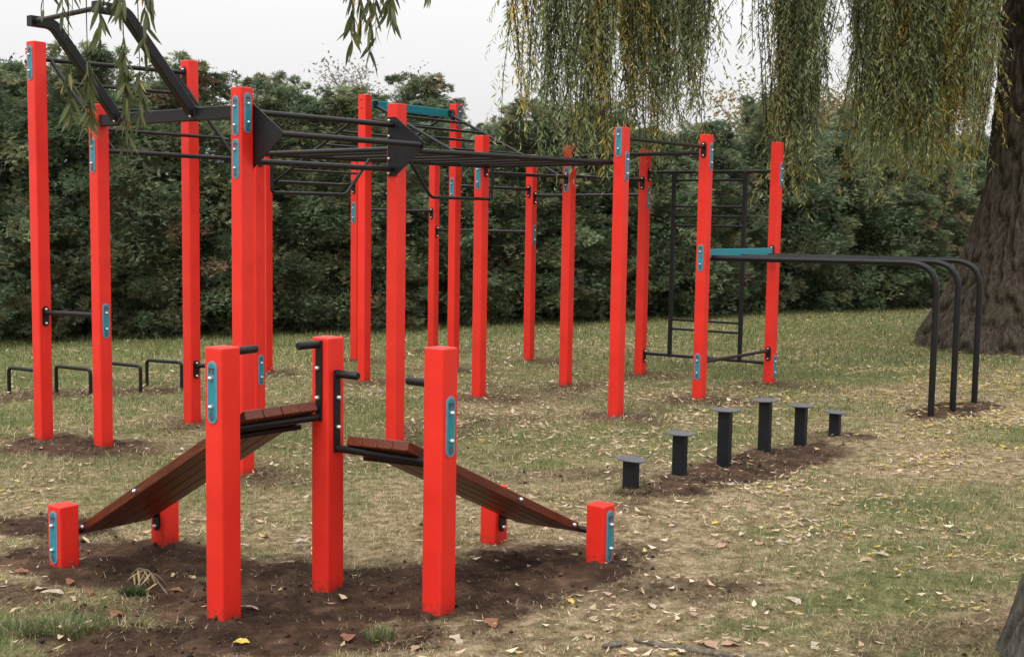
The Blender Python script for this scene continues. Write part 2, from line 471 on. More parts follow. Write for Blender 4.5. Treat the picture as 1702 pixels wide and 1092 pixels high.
def post_mesh(height, sink=.12, hw=PW, bev=.009):
    b_ = MB()
    def ring(z, ins):
        a = hw - ins; c = bev; pts = []
        for sx_, sy_, a0 in ((1, 1, 0), (-1, 1, 90), (-1, -1, 180), (1, -1, 270)):
            for k in range(3):
                t = math.radians(a0 + 45 * k)
                pts.append(((a - c) * sx_ + c * math.cos(t), (a - c) * sy_ + c * math.sin(t), z))
        return pts
    b_.loops([ring(-sink, 0), ring(height * .5, 0), ring(height - .006, 0), ring(height - .0015, .002), ring(height, .007)], True, 0, False)
    return b_.mesh('post', [M['red']])
def make_post(parent, x, y, ztop, th, label=None):
    zb = -.0 + float(.012 * x - .008 * y)
    mw = Matrix.Translation((x, y, zb)) @ Matrix.Rotation(th + math.radians(random.uniform(-.5, .5)), 4, 'Z')
    o = link('post', post_mesh(ztop - zb), parent, mw)
    if label: o['label'] = label
    return o
def best_face(d, faces):
    return max(faces, key=lambda n_: n_.dot(d))
def put_tag(post, p, n):
    link('tag_plate', TAG, post, face_matrix(p, n))
    for dz in (.058, -.058):
        link('bolt', BOLT, post, face_matrix(p + Z * dz + n * .0065, n))
def put_plate(bar, p, n):
    link('mounting_plate', PLATE, bar, face_matrix(p, n))
    for dz in (.052, -.052):
        link('bolt', BOLT, bar, face_matrix(p + Z * dz + n * .007, n))

# ------------------------------------------------------------------ the big rig
rig = empty('calisthenics_rig', (0, 11, -.09), 'large calisthenics frame of tall red posts joined by black bars and ladders', 'climbing frame')
POST = {}
for k, (x, y, zt) in P.items():
    POST[k] = make_post(rig, x, y, zt, TH)
def pv(k, z=0.0): return Vector((P[k][0], P[k][1], z))
def crossbar(a, b_, z, r=.0175, name='crossbar', tags=(True, True), plates=(True, True), tz=-.035):
    d = (pv(b_) - pv(a)).normalized()
    n1 = best_face(d, FACES); n2 = best_face(-d, FACES)
    p1 = pv(a, z) + n1 * (PW + .002); p2 = pv(b_, z) + n2 * (PW + .002)
    m_ = MB(); m_.tube([p1, p2], r, 12)
    o = m_.build(name, M['black'], rig)
    if plates[0]: put_plate(o, pv(a, z - .028) + n1 * PW, n1)
    if plates[1]: put_plate(o, pv(b_, z - .028) + n2 * PW, n2)
    if tags[0]: put_tag(POST[a], pv(a, z + tz) - n1 * PW, -n1)
    if tags[1]: put_tag(POST[b_], pv(b_, z + tz) - n2 * PW, -n2)
    return o
# left block
crossbar('a1', 'a3', 2.718)
crossbar('a2', 'a5', 2.045)
crossbar('a1', 'a2', .857)
crossbar('a3', 'a5', .378)
# right block
crossbar('b3', 'c3', 2.035); crossbar('b1', 'c1', 1.978)
crossbar('b4', 'c4', 2.298); crossbar('c3', 'c4', 2.245)
crossbar('c3', 'd3', 2.047); crossbar('d2', 'd3', 1.89)
crossbar('c2', 'd2', 1.966); crossbar('d3', 'd4', 2.135)
crossbar('d3', 'd4', .15); crossbar('c4', 'd4', .283)
crossbar('c1', 'd1', 1.688); crossbar('d1', 'd2', 1.452)
# horizontal monkey ladder between the two blocks
LZ = 2.092
crossbar('a5', 'a6', LZ, .019, 'ladder_end_bar', tags=(False, False))
crossbar('b3', 'b4', LZ, .019, 'ladder_end_bar', tags=(True, True))
def lp(t, s, z=LZ):
    q = pv('a5').lerp(pv('b3'), t).lerp(pv('a6').lerp(pv('b4'), t), s); q.z = z; return q
ml = None
for s, (a, b_) in ((0.045, ('a5', 'b3')), (0.955, ('a6', 'b4'))):
    m_ = MB(); m_.tube([lp(.015, s), lp(.985, s)], .021, 12); m_.build('ladder_rail', M['black'], rig)
for k in range(1, 7):
    m_ = MB(); m_.tube([lp(k / 7, .05), lp(k / 7, .95)], .0145, 10); m_.build('ladder_rung', M['black'], rig)
def rounded(path, r, n=5):
    out = [Vector(path[0])]
    for k in range(1, len(path) - 1):
        p0, p1, p2 = Vector(path[k - 1]), Vector(path[k]), Vector(path[k + 1])
        a = (p0 - p1).normalized(); c = (p2 - p1).normalized()
        A, C_ = p1 + a * r, p1 + c * r
        for i in range(n + 1):
            t = i / n; out.append(A * (1 - t) ** 2 + p1 * 2 * t * (1 - t) + C_ * t * t)
    out.append(Vector(path[-1])); return out
for ts in ((.012, .012, .31, .41), (.988, .988, .69, .59)):
    m_ = MB(); m_.tube(rounded([lp(ts[0], .1), lp(ts[1], .1, 1.785), lp(ts[2], .1, 1.785), lp(ts[3], .1)], .04), .0145, 10)
    m_.build('hanging_grip', M['black'], rig)
# inclined ladder on the left block
def inclined(a, b_, za, c, d, zc, fa, fb, nr, top_r=.021):
    A0, B0, C0, D0 = pv(a, za), pv(b_, za), pv(c, zc), pv(d, zc)
    rails = [(A0.lerp(B0, f0), C0.lerp(D0, f1)) for f0, f1 in (fa, fb)]
    for p, q in rails:
        m_ = MB(); m_.tube([p, q], .0155, 10); m_.build('ladder_rail', M['black'], rig)
    for k in range(1, nr + 1):
        t = k / (nr + 1)
        p = rails[0][0].lerp(rails[0][1], t); q = rails[1][0].lerp(rails[1][1], t)
        m_ = MB(); m_.tube([p, q], .0135, 10); m_.build('ladder_rung', M['black'], rig)
inclined('a1', 'a3', 2.712, 'a2', 'a5', 2.04, (.09, .09), (.90, .86), 3)
# teal beam and the two ladders that slope away from it
def flat_beam(a, b_, z0, z1, th_, mat, name):
    d = (pv(b_) - pv(a)).normalized(); n1 = best_face(d, FACES); n2 = best_face(-d, FACES)
    p1, p2 = pv(a, (z0 + z1) / 2) + n1 * (PW + .001), pv(b_, (z0 + z1) / 2) + n2 * (PW + .001)
    dd = (p2 - p1); L = dd.length; dd.normalize(); s_ = dd.cross(Z).normalized()
    m_ = MB(); m_.box((p1 + p2) / 2, dd * (L / 2), s_ * th_, Z * ((z1 - z0) / 2), 0, .004)
    o = m_.build(name, M[mat], rig)
    return o, p1, p2, dd, s_
beam, p1, p2, dd, s_ = flat_beam('b2', 'c2', 2.715, 2.80, .02, 'teal', 'teal_beam')
put_plate(beam, p1 - Z * .02 , dd * 1.0); put_plate(beam, p2 - Z * .02, -dd)
put_tag(POST['c2'], pv('c2', 2.73) + U * PW, U)
for dz in (0, -.085):
    link('bolt', RED_BOLT, POST['b2'], face_matrix(pv('b2', 2.80 + dz) - Vv * PW, -Vv))
for sgn, (c, d, zc) in ((1, ('b3', 'c3', 2.035)), (-1, ('b1', 'c1', 1.978))):
    inclined('b2', 'c2', 2.76, c, d, zc, (.09, .09), (.91, .90), 5)
for f0 in (.09, .91):
    q = pv('b2', 2.765).lerp(pv('c2', 2.765), f0)
    m_ = MB(); m_.box(q, dd * .022, s_ * .045, Z * .035, 0, .006); m_.build('rail_bracket', M['black'], rig)
# black box beam with two raised arms (outward pull-up handles)
beam2, p1, p2, dd, s_ = flat_beam('a2', 'a4', 2.215, 2.297, .03, 'black', 'box_beam')
put_tag(POST['a4'], pv('a4', 2.245) + U * PW, U)
out = Vector((-dd.y, dd.x, 0)) * -1
tips = []
def lift(f0): q = pv('a2', 2.262).lerp(pv('a4', 2.262), f0); return q
for f0, o1, o2 in ((.164, .50, .67), (.702, .53, .74)):
    q = lift(f0)
    path = rounded([q + out * .02, q + out * o1 + Z * .585, q + out * o2 + Z * .585], .05)
    m_ = MB()
    rings = []
    for k, p in enumerate(path):
        if k == 0: t = path[1] - p
        elif k == len(path) - 1: t = p - path[k - 1]
        else: t = path[k + 1] - path[k - 1]
        t.normalize(); nn = dd.cross(t).normalized()
        rings.append([p + dd * (.030 * a) + nn * (.034 * b_) for a, b_ in ((1, .85), (.85, 1), (-.85, 1), (-1, .85), (-1, -.85), (-.85, -1), (.85, -1), (1, -.85))])
    m_.loops(rings, True, 0, False)
    arm = m_.build('raised_arm', M['black'], rig)
    m_ = MB(); m_.box(q, dd * .036, out * .037, Z * .047, 0, .006); m_.build('arm_sleeve', M['black'], rig)
    for sd in (1, -1):
        link('bolt', BOLT, arm, face_matrix(q + out * .037 + dd * .0 + Z * .02 * sd, out))
        link('bolt', BOLT, arm, face_matrix(q + out * (o2 - .05) + dd * .030 * sd + Z * .585, dd * sd))
    tips.append(q + out * (o2 - .035) + Z * .585)
m_ = MB(); m_.tube([tips[0], tips[1]], .016, 10); m_.build('grip_bar', M['black'], rig)
# triangular brackets with three parallel bars
def tri(k, sgn, post_side):
    c = pv(k) + Vv * (post_side * (PW + .005)); m_ = MB()
    pts = [(-.035, 2.315), (.035, 2.315), (.30, 2.135), (.30, 2.09), (.035, 1.895), (-.035, 1.895)]
    if sgn < 0: pts = [(x, z + .0) for x, z in pts]
    f_ = [c + U * x + Z * z - Vv * .004 for x, z in pts]; g_ = [c + U * x + Z * z + Vv * .004 for x, z in pts]
    m_.loops([f_, g_], True, 0, False)
    o = m_.build('triangular_bracket', M['black'], rig)
    for z in (2.29, 2.18, 2.02, 1.915):
        link('bolt', BOLT, o, face_matrix(c - U * .017 + Z * z - Vv * .004, -Vv))
    return c
c1 = tri('a4', 1, 1); c2 = tri('a6', 1, -1)
for (uo, z) in ((.012, 2.258), (.275, 2.112), (.012, 1.945)):
    m_ = MB(); m_.tube([c1 + U * uo + Z * z, c2 + U * uo + Z * z - Vv * .012], .0195, 12); m_.build('pull_up_bar', M['black'], rig)
put_tag(POST['a4'], pv('a4', 2.225) - Vv * PW, -Vv); put_tag(POST['a4'], pv('a4', 1.955) - Vv * PW, -Vv)
# climbing ladder frame between two right posts
def cp(t, z): q = pv('d3').lerp(pv('d4'), t); q.z = z; return q
for t in (.235, .775):
    m_ = MB(); d_ = (pv('d4') - pv('d3')).normalized(); m_.box(cp(t, 1.142), d_ * .02, d_.cross(Z) * .02, Z * .992, 0, .004); m_.build('ladder_upright', M['black'], rig)
for z in (2.047, 1.767, 1.664, 1.562, .545, .442):
    m_ = MB(); m_.tube([cp(.24, z), cp(.77, z)], .0135, 10); m_.build('ladder_rung', M['black'], rig)
# teal beam with three long bent tubes running to the ground
beam3, p1, p2, dd, s_ = flat_beam('c4', 'd4', 1.262, 1.350, .018, 'teal', 'teal_beam')
put_plate(beam3, p1 + Z * .0, dd); put_plate(beam3, p2, -dd)
put_tag(POST['c4'], pv('c4', 1.27) - Vv * PW, -Vv)
for f0, (dx, dy) in zip((.10, .5, .90), DIPS):
    q = pv('c4', 1.268).lerp(pv('d4', 1.268), f0); e = Vector((dx, dy, 1.282))
    m_ = MB(); m_.tube(rounded([q, e, Vector((dx, dy, -.15))], .26, 10), .028, 12); m_.build('bent_tube', M['black'], rig)

# ------------------------------------------------------------------ the incline bench
bench = empty('incline_bench', (BENCH['B'][0], BENCH['B'][1], -.05), 'double incline sit-up bench with two brown plank ramps on red posts', 'exercise bench')
BP = {}
for k, (x, y, zt) in BENCH.items():
    BP[k] = make_post(bench, x, y, zt, math.radians(-36))
def bv(k, z=0.0): return Vector((BENCH[k][0], BENCH[k][1], z))
def ramp_unit(hi, lo, h_in, zbar, zhandle, zlow):
    """hi = the two upper posts, lo = the two short posts"""
    a, b_ = hi; c, d = lo
    w_dir = (bv(b_) - bv(a)).normalized()
    n_a = best_face(w_dir, FACES); n_b = best_face(-w_dir, FACES)
    pa, pb = bv(a) + n_a * PW, bv(b_) + n_b * PW
    # strap brackets with handle stubs
    for p, n_, post in ((pa, n_a, a), (pb, n_b, b_)):
        m_ = MB(); m_.box(p + n_ * .005 + Z * (zhandle + zbar) / 2, n_.cross(Z) * .0185, n_ * .005, Z * ((zhandle - zbar) / 2 + .017), 0, .003)
        o = m_.build('strap_bracket', M['black'], bench)
        for z in (zhandle - .105, zhandle - .235):
            link('bolt', BOLT, o, face_matrix(p + n_ * .01 + Z * z, n_))
        m_ = MB(); m_.tube([p + n_ * .004 + Z * zhandle, p + n_ * .125 + Z * zhandle, p + n_ * .130 + Z * zhandle], [.0175, .0175, .014], 14)
        m_.build('handle', M['black'], bench)
    m_ = MB(); m_.tube([pa + n_a * .004 + Z * zbar, pb + n_b * .004 + Z * zbar], .017, 12); m_.build('support_bar', M['black'], bench)
    # lower bar and its plates
    lw = (bv(d) - bv(c)).normalized(); n_c = best_face(lw, FACES); n_d = best_face(-lw, FACES)
    pc, pd = bv(c) + n_c * PW, bv(d) + n_d * PW
    m_ = MB(); m_.tube([pc + Z * zlow, pd + Z * zlow], .016, 12); o = m_.build('support_bar', M['black'], bench)
    for p, n_ in ((pc, n_c), (pd, n_d)):
        put_plate(o, p + Z * (zlow - .01), n_)
    # planks
    T0 = (pa + pb) / 2 + Z * (zbar + .040); T1 = (pc + pd) / 2 + Z * (zlow + .004)
    run = (T1 - T0).normalized(); side = (w_dir + lw).normalized(); side = (side - run * side.dot(run)).normalized()
    nrm = side.cross(run).normalized()
    if nrm.z < 0: nrm = -nrm
    T0 = T0 - run * .035; T1 = T1 + run * .02
    L = (T1 - T0).length; wpl = .0975
    for k in range(4):
        off = (k - 1.5) * wpl
        Rm = Matrix(((run.x, side.x, nrm.x, 0), (run.y, side.y, nrm.y, 0), (run.z, side.z, nrm.z, 0), (0, 0, 0, 1)))
        c0 = (T0 + T1) / 2 + side * off
        m_ = MB(); m_.box((0, 0, 0), (L / 2 + random.uniform(-.002, .002), 0, 0), (0, wpl / 2 - .0022, 0), (0, 0, .0215), 0, .0035)
        link('plank', m_.mesh('plank', [M['wood']]), bench, Matrix.Translation(c0) @ Rm)
    # cross tube under the planks and the through bolts at their edges
    q = T0.lerp(T1, .115) - nrm * .034
    m_ = MB(); m_.tube([q - side * .214, q + side * .205], .0145, 12); m_.build('cross_tube', M['black'], bench)
    for f0 in (.62, .965):
        for s in (-1, 1):
            p = T0.lerp(T1, f0) + side * (s * 2 * wpl); n_ = side * s
            x_ = run.copy(); y_ = n_.cross(x_)
            link('bolt', BOLT, bench, Matrix(((x_.x, y_.x, n_.x, p.x), (x_.y, y_.y, n_.y, p.y), (x_.z, y_.z, n_.z, p.z), (0, 0, 0, 1))))
    return n_a, n_b, n_c, n_d
na, nb_, nc, nd = ramp_unit(('A', 'B'), ('D', 'G'), 1, .728, 1.048, .088)
put_tag(BP['A'], bv('A', .890) - na * PW, -na); put_tag(BP['D'], bv('D', .080) - nc * PW, -nc); put_tag(BP['G'], bv('G', .080) - nd * PW, -nd)
na, nb_, nc, nd = ramp_unit(('C', 'B'), ('F', 'H'), 1, .588, .918, .108)
put_tag(BP['C'], bv('C', .748) - na * PW, -na); put_tag(BP['F'], bv('F', .098) - nc * PW, -nc); put_tag(BP['H'], bv('H', .098) - nd * PW, -nd)

# ------------------------------------------------------------------ stepping posts
step_labels = ['short black stepping post at the bench end of the stepping row',
               'black stepping post of middling height, second from the bench end of the row',
               'tall black stepping post, third from the bench end of the row',
               'tall black stepping post, third from the far end of the row',
               'black stepping post of middling height, second from the far end of the row',
               'short black stepping post at the far end of the row, away from the bench']
for (x, y, h), lab in zip(STEPS, step_labels):
    zb = .012 * x - .008 * y
    t = empty('stepping_post', (x, y, zb), lab, 'stepping post', 'stepping posts in a row')
    a = math.radians(-30 + random.uniform(-3, 3)); c_, s2 = math.cos(a), math.sin(a)
    m_ = MB(); m_.box((x, y, zb + (h - .008 - .12) / 2), (.040 * c_, .040 * s2, 0), (-.040 * s2, .040 * c_, 0), (0, 0, (h - .008 + .12) / 2), 0, .006)
    m_.build('column', M['step_col'], t)
    n = 28; rings = []
    tx, ty = random.uniform(-.01, .01), random.uniform(-.01, .01)
    for zz, rr in ((-.009, .088), (-.007, .0935), (-.002, .095), (0, .0935)):
        rings.append([(x + rr * math.cos(2 * math.pi * i / n), y + rr * math.sin(2 * math.pi * i / n), zb + h + zz + tx * math.cos(2 * math.pi * i / n)) for i in range(n)])
    m_ = MB(); m_.loops(rings, True, 0, False); m_.build('step_plate', M['step_top'], t)

# ------------------------------------------------------------------ low push-up bars
staple_labels = ['low black push-up bar farthest from the willow, at the outer end of the four',
                 'second low black push-up bar from the outer end of the four',
                 'third low black push-up bar from the outer end of the four',
                 'low black push-up bar at the willow end of the four']
for ((x0, y0), (x1, y1)), lab in zip(STAPLES, staple_labels):
    z0, z1 = .012 * x0 - .008 * y0, .012 * x1 - .008 * y1
    h = .262
    m_ = MB(); m_.tube(rounded([(x0, y0, z0 - .12), (x0, y0, z0 + h), (x1, y1, z1 + h), (x1, y1, z1 - .12)], .045, 6), .0175, 12)
    o = m_.build('push_up_bar', M['black'], None, ((x0 + x1) / 2, (y0 + y1) / 2, (z0 + z1) / 2)); tag(o, lab, 'push-up bar', 'low push-up bars on the grass')

# ------------------------------------------------------------------ foliage builders
def color_mix(n, cols, w, var=.25):
    cols = np.array(cols); k = RNG.choice(len(cols), n, p=np.array(w) / sum(w))
    return cols[k] * (1 + (RNG.random((n, 1)) - .5) * 2 * var)
def cedar_crown(h, rad, seed, palette, weights, lobes=380, per=66):
    g = np.random.default_rng(seed)
    # lobes on an uneven column
    zt = g.random(lobes) ** .85
    ang = g.random(lobes) * 2 * np.pi
    prof = np.interp(zt, [0, .12, .45, .72, .9, 1.0], [.85, 1.0, .98, .74, .36, .08])
    rr = rad * prof * (.72 + .42 * g.random(lobes))
    lc = np.stack([rr * np.cos(ang), rr * np.sin(ang), .05 + zt * h * (.92 + .16 * g.random(lobes))], 1)
    lr = .15 + .20 * g.random(lobes)
    # thin leading shoots make the top ragged
    sh = 26; sa = g.random(sh) * 6.28; sr = rad * .55 * np.sqrt(g.random(sh))
    lc[:sh] = np.stack([sr * np.cos(sa), sr * np.sin(sa), h * (.93 + .2 * g.random(sh) - .12 * sr / rad)], 1); lr[:sh] = .07 + .08 * g.random(sh)
    ltone = .6 + .65 * g.random(lobes)
    lk = g.choice(len(palette), lobes, p=np.array(weights) / sum(weights))
    N = lobes * per
    li = np.repeat(np.arange(lobes), per)
    dirn = unit(g.normal(size=(N, 3))); dirn[:, 2] = dirn[:, 2] * .8 + .1
    pos = lc[li] + dirn * (lr[li] * (.35 + .65 * g.random(N)))[:, None]
    outw = unit(np.stack([np.cos(ang[li]), np.sin(ang[li]), np.full(N, .45)], 1) + dirn * .9)
    # inner fill so that the row is opaque
    ni = 2600
    zi = g.random(ni); ai = g.random(ni) * 2 * np.pi; ri = rad * .62 * np.sqrt(g.random(ni)) * np.interp(zi, [0, .2, .8, 1], [.9, 1, .6, .1])
    posi = np.stack([ri * np.cos(ai), ri * np.sin(ai), zi * h], 1)
    pos = np.concatenate([pos, posi]); outw = np.concatenate([outw, unit(g.normal(size=(ni, 3)))])
    pal = np.array(palette)
    col = np.concatenate([pal[lk[li]] * ltone[li][:, None], np.tile(pal[0] * .8, (ni, 1))])
    col = col * (1 + (g.random((len(col), 1)) - .5) * .5)
    side = unit(np.cross(outw, g.normal(size=outw.shape)))
    A = []; D = []; S = []; Cc = []; L = []
    for k in range(5):
        a = math.radians(-56 + 28 * k)
        d_ = unit(outw * math.cos(a) + side * math.sin(a) + g.normal(size=outw.shape) * .12 + np.array([0, 0, -.40]))
        n_ = unit(np.cross(outw, side))
        A.append(pos); D.append(d_); S.append(unit(np.cross(d_, n_))); Cc.append(col)
        L.append((.045 + .07 * g.random(len(pos))) * (1.0 - .25 * abs(k - 2) / 2))
    A, D, S, Cc, L = (np.concatenate(q) for q in (A, D, S, Cc, L))
    V, F_ = leaf_arrays(A, D, S, L, L * .20, .2)
    return np_mesh('crown', V, F_, [M['cedar']], np.repeat(Cc, 4, 0))
def trunk_mesh(h, r, seed, mat, bend=.1, n=10, k=8):
    g = random.Random(seed); m_ = MB(); path = []; rs = []
    for i in range(k):
        t = i / (k - 1); path.append((g.uniform(-bend, bend) * t, g.uniform(-bend, bend) * t, -.15 + (h + .15) * t)); rs.append(r * (1 - .8 * t) * (1.25 if i == 0 else 1))
    m_.tube(path, rs, n); return m_.mesh('trunk', [mat])

# ------------------------------------------------------------------ hedge of cedars
GREEN = (.138, .188, .112); OLIVE = (.240, .250, .136); MID = (.190, .262, .146); RUST = (.30, .225, .145); PALE = (.285, .325, .190)
PALS = [([GREEN, MID, OLIVE, RUST, PALE], w) for w in ((4, 3, 2, .1, .4), (3, 2, 3, .5, .6), (4, 4, 1, .05, .8), (2, 2, 3, 1.0, .8), (3, 3, 2, .2, 1.2))]
VAR = []
for k, (hh, rr) in enumerate(((4.05, 1.12), (4.45, 1.2), (3.8, 1.25), (4.25, 1.05), (4.6, 1.15))):
    VAR.append((cedar_crown(hh, rr, 50 + k, *PALS[k]), trunk_mesh(hh * .85, .13, k, M['bark_dark'])))
hedge_looks = ['dense dark green cedar', 'olive cedar with a few rusty tips', 'bright green bushy cedar', 'brown tinged uneven cedar', 'pale tipped cedar']
ORD = ['first', 'second', 'third', 'fourth', 'fifth', 'sixth', 'seventh', 'eighth', 'ninth', 'tenth', 'eleventh', 'twelfth', 'thirteenth', 'fourteenth', 'fifteenth', 'sixteenth', 'seventeenth', 'eighteenth', 'nineteenth', 'twentieth']
def cedar(v, x, y, s, sz, rz, order, row):
    zb = float(terrain(np.array([x]), np.array([y]))[0])
    t = empty('cedar_tree', (x, y, zb), '%s, %s from willow end of %s hedge row' % (hedge_looks[v], ORD[order], row), 'tree', 'cedars of the %s hedge row' % row)
    mw = Matrix.Translation((x, y, zb)) @ Matrix.Rotation(rz, 4, 'Z') @ Matrix.Diagonal((s, s, sz, 1))
    link('crown', VAR[v][0], t, mw); link('trunk', VAR[v][1], t, mw)
hx = np.arange(-10.2, 13.0, 1.28)
for i, x in enumerate(hx):
    y = 20.0 + .56 * x + 1.15
    cedar(int((i * 3 + i // 4) % 5), float(x) + random.uniform(-.2, .2), y + random.uniform(-.3, .3), random.uniform(.95, 1.2), random.uniform(.74, .90), random.uniform(0, 6.28), len(hx) - 1 - i, 'front')
hb = np.arange(-11.5, 13.5, 1.9)
for i, x in enumerate(hb):
    y = 20.0 + .56 * x + 3.0
    cedar((i * 2 + 1) % 5, float(x) + random.uniform(-.3, .3), y + random.uniform(-.4, .4), random.uniform(1.0, 1.25), random.uniform(.76, .92), random.uniform(0, 6.28), len(hb) - 1 - i, 'rear')

# ------------------------------------------------------------------ far trees above the hedge
def far_tree(x, y, h, rad, col, label, leaves, seed, twigs=26):
    g = np.random.default_rng(seed); zb = -.2
    t = empty('far_tree', (x, y, zb), label, 'tree', None)
    link('trunk', trunk_mesh(h * .75, .22, seed, M['dead_wood'], .3), t, Matrix.Translation((x, y, zb)))
    m_ = MB()
    ends = []
    for k in range(twigs):
        a = g.random() * 2 * math.pi; z0 = h * (.35 + .35 * g.random()); l = rad * (.6 + .5 * g.random())
        p0 = Vector((0, 0, z0)); p2 = Vector((math.cos(a) * l, math.sin(a) * l, min(h, z0 + l * (.5 + g.random()))))
        p1 = (p0 + p2) / 2 + Vector((g.normal() * .2, g.normal() * .2, .2))
        m_.tube([p0, p1, p2], [.06, .035, .012], 5); ends += [p1, p2, (p1 + p2) / 2]
    o = link('limbs', m_.mesh('limbs', [M['dead_wood']]), t, Matrix.Translation((x, y, zb)))
    e = np.array([tuple(q) for q in ends]); N = leaves
    pos = e[g.integers(0, len(e), N)] + g.normal(size=(N, 3)) * rad * .14
    D = unit(g.normal(size=(N, 3))); S = unit(np.cross(D, g.normal(size=(N, 3))))
    L = .10 + .12 * g.random(N)
    V, F_ = leaf_arrays(pos, D, S, L, L * .5)
    c = np.array(col) * (1 + (g.random((N, 1)) - .5) * .6)
    link('crown', np_mesh('crown', V, F_, [M['dry']], np.repeat(c, 4, 0)), t, Matrix.Translation((x, y, zb)))
far_tree(-5.0, 46, 7.2, 2.4, (.30, .29, .27), 'pale thinly leaved tree standing alone beyond the hedge', 3800, 5)  # pale grey here has mild distance haze put into the tree's colour
far_tree(9.8, 44, 6.4, 2.8, (.24, .20, .09), 'yellowing tree beyond the hedge behind the willow curtain', 6000, 6)
far_tree(13.2, 46, 6.6, 3.0, (.20, .15, .09), 'bronze leaved tree beyond the hedge near the willow trunk', 6000, 8)
far_tree(-13.5, 40, 6.0, 2.6, (.09, .11, .06), 'green leafy tree beyond the hedge at the push-up bar side', 7000, 9)

# ------------------------------------------------------------------ the big willow
wx, wy = WILLOW
wz = ground_z(wx, wy)
willow = empty('willow_tree', (wx, wy, wz), 'old weeping willow with a massive flared trunk and long hanging curtains', 'tree')
def big_trunk(name, prof, parent, loc, mat, nz=190, na_=420, furrow=.05, seedo=0.0, lean=(0, 0), left_flare=None, twist=.5, ridge=.13):
    zs = np.linspace(prof[0][0], prof[-1][0], nz); R0 = np.interp(zs, [p[0] for p in prof], [p[1] for p in prof])
    an = np.linspace(0, 2 * np.pi, na_, endpoint=False)
    ZZ, AA = np.meshgrid(zs, an, indexing='ij'); RR = np.repeat(R0[:, None], na_, 1)
    if left_flare:
        fl = np.interp(zs, [p[0] for p in left_flare], [p[1] for p in left_flare])[:, None]
        RR = RR + fl * np.clip(np.cos(AA - math.radians(192)), 0, 1) ** 2.0
        RR = RR + .55 * fl * np.clip(np.cos(AA - math.radians(285)), 0, 1) ** 3
        RR = RR + .12 * fl * np.sin(AA * 7 + 1.0)
    # furrowed bark: ridged noise, stretched upwards and twisting
    a2_ = AA * 6.5 + ZZ * twist
    rn = np.abs(fbm(np.cos(AA) * 9 + ZZ * twist * 2 + 40 + seedo, np.sin(AA) * 9 + ZZ * .9 + 30, 3, 1.3) - .5) * 2
    rn2 = fbm(AA * 16 + ZZ * 3 * twist + seedo, ZZ * 3.0 + 7, 3, 1.0) - .5
    seam = np.clip(np.minimum(AA, 2 * np.pi - AA) / .25, 0, 1)
    nr = round(2 * math.pi * prof[len(prof) // 2][1] / ridge)
    wob = fbm(np.cos(AA) * 4 + 60, np.sin(AA) * 4 + ZZ * 1.1 + 20, 3, 1.0) * 9 + fbm(np.cos(AA) * 14 + 90, np.sin(AA) * 14 + ZZ * 4 + 70, 2, 1.0) * 3.2
    rid = np.abs(np.sin((AA * nr + ZZ * twist * nr * .55) / 2 + wob))
    RR = RR + furrow * (rid ** .7 - .6) + furrow * .5 * (rn - .5)
    X = RR * np.cos(AA) + lean[0] * ZZ; Y = RR * np.sin(AA) + lean[1] * ZZ
    V = np.stack([X, Y, ZZ], -1).reshape(-1, 3)
    ii = np.arange(nz * na_).reshape(nz, na_); jj = np.roll(ii, -1, 1)
    F_ = np.stack([ii[:-1], jj[:-1], jj[1:], ii[1:]], -1).reshape(-1, 4)
    return link(name, np_mesh(name, V, F_, [mat], None, True), parent, Matrix.Translation(loc))
big_trunk('trunk', [(-.25, 1.12), (.15, 1.06), (.6, 1.0), (1.4, .93), (2.4, .87), (3.6, .84), (5.2, .80), (6.0, .72)], willow, (wx, wy, wz), M['bark'],
          left_flare=[(-.25, .86), (.15, .76), (.5, .58), (1.0, .36), (1.5, .20), (2.2, .06), (3.2, 0)], furrow=.13, ridge=.17)
# limbs
def limb(parent, pts, r0, r1, mat, n=9, name='limb'):
    pts = [Vector(p) for p in pts]; path = []
    for k in range(len(pts) - 1):
        p0 = pts[max(0, k - 1)]; p1 = pts[k]; p2 = pts[k + 1]; p3 = pts[min(len(pts) - 1, k + 2)]
        for i in range(6):
            t = i / 6
            path.append(.5 * ((2 * p1) + (p2 - p0) * t + (2 * p0 - 5 * p1 + 4 * p2 - p3) * t * t + (3 * p1 - p0 - 3 * p2 + p3) * t ** 3))
    path.append(pts[-1]); K = len(path)
    m_ = MB(); m_.tube(path, [r0 + (r1 - r0) * (i / (K - 1)) ** .8 for i in range(K)], n)
    m_.build(name, mat, parent); return path
LIMBS = [[(wx - .3, wy - .2, 4.6), (5.2, 15.2, 6.0), (3.0, 13.2, 6.4), (1.2, 12.2, 5.9), (.1, 11.9, 5.0)],
         [(wx - .3, wy - .4, 4.2), (5.6, 14.6, 5.3), (4.0, 13.4, 5.4), (2.4, 12.4, 4.9), (1.5, 12.0, 4.55)],
         [(wx - .2, wy - .4, 4.8), (6.0, 14.8, 6.0), (4.6, 13.4, 5.9), (3.2, 12.6, 5.2)],
         [(wx - .4, wy, 5.0), (5.0, 16.8, 6.4), (3.2, 16.4, 6.4), (1.8, 15.6, 5.6)],
         [(wx, wy - .4, 5.2), (7.0, 14.6, 6.3), (6.4, 13.2, 6.2), (5.6, 12.6, 5.4)],
         [(wx - .3, wy + .2, 5.2), (6.0, 18.4, 6.8), (4.6, 20.0, 7.0), (3.2, 21.0, 6.2)],
         [(wx - .2, wy + .4, 5.4), (6.9, 19.4, 7.0), (6.0, 21.4, 7.2), (5.4, 22.8, 6.4)],
         [(wx, wy, 5.6), (8.6, 17.2, 7.4), (10.4, 16.8, 7.6), (12, 16.6, 6.6)],
         [(wx, wy, 5.5), (7.8, 18.6, 7.2), (7.9, 20.4, 7.0), (7.8, 21.6, 6.0)]]
lpts = []
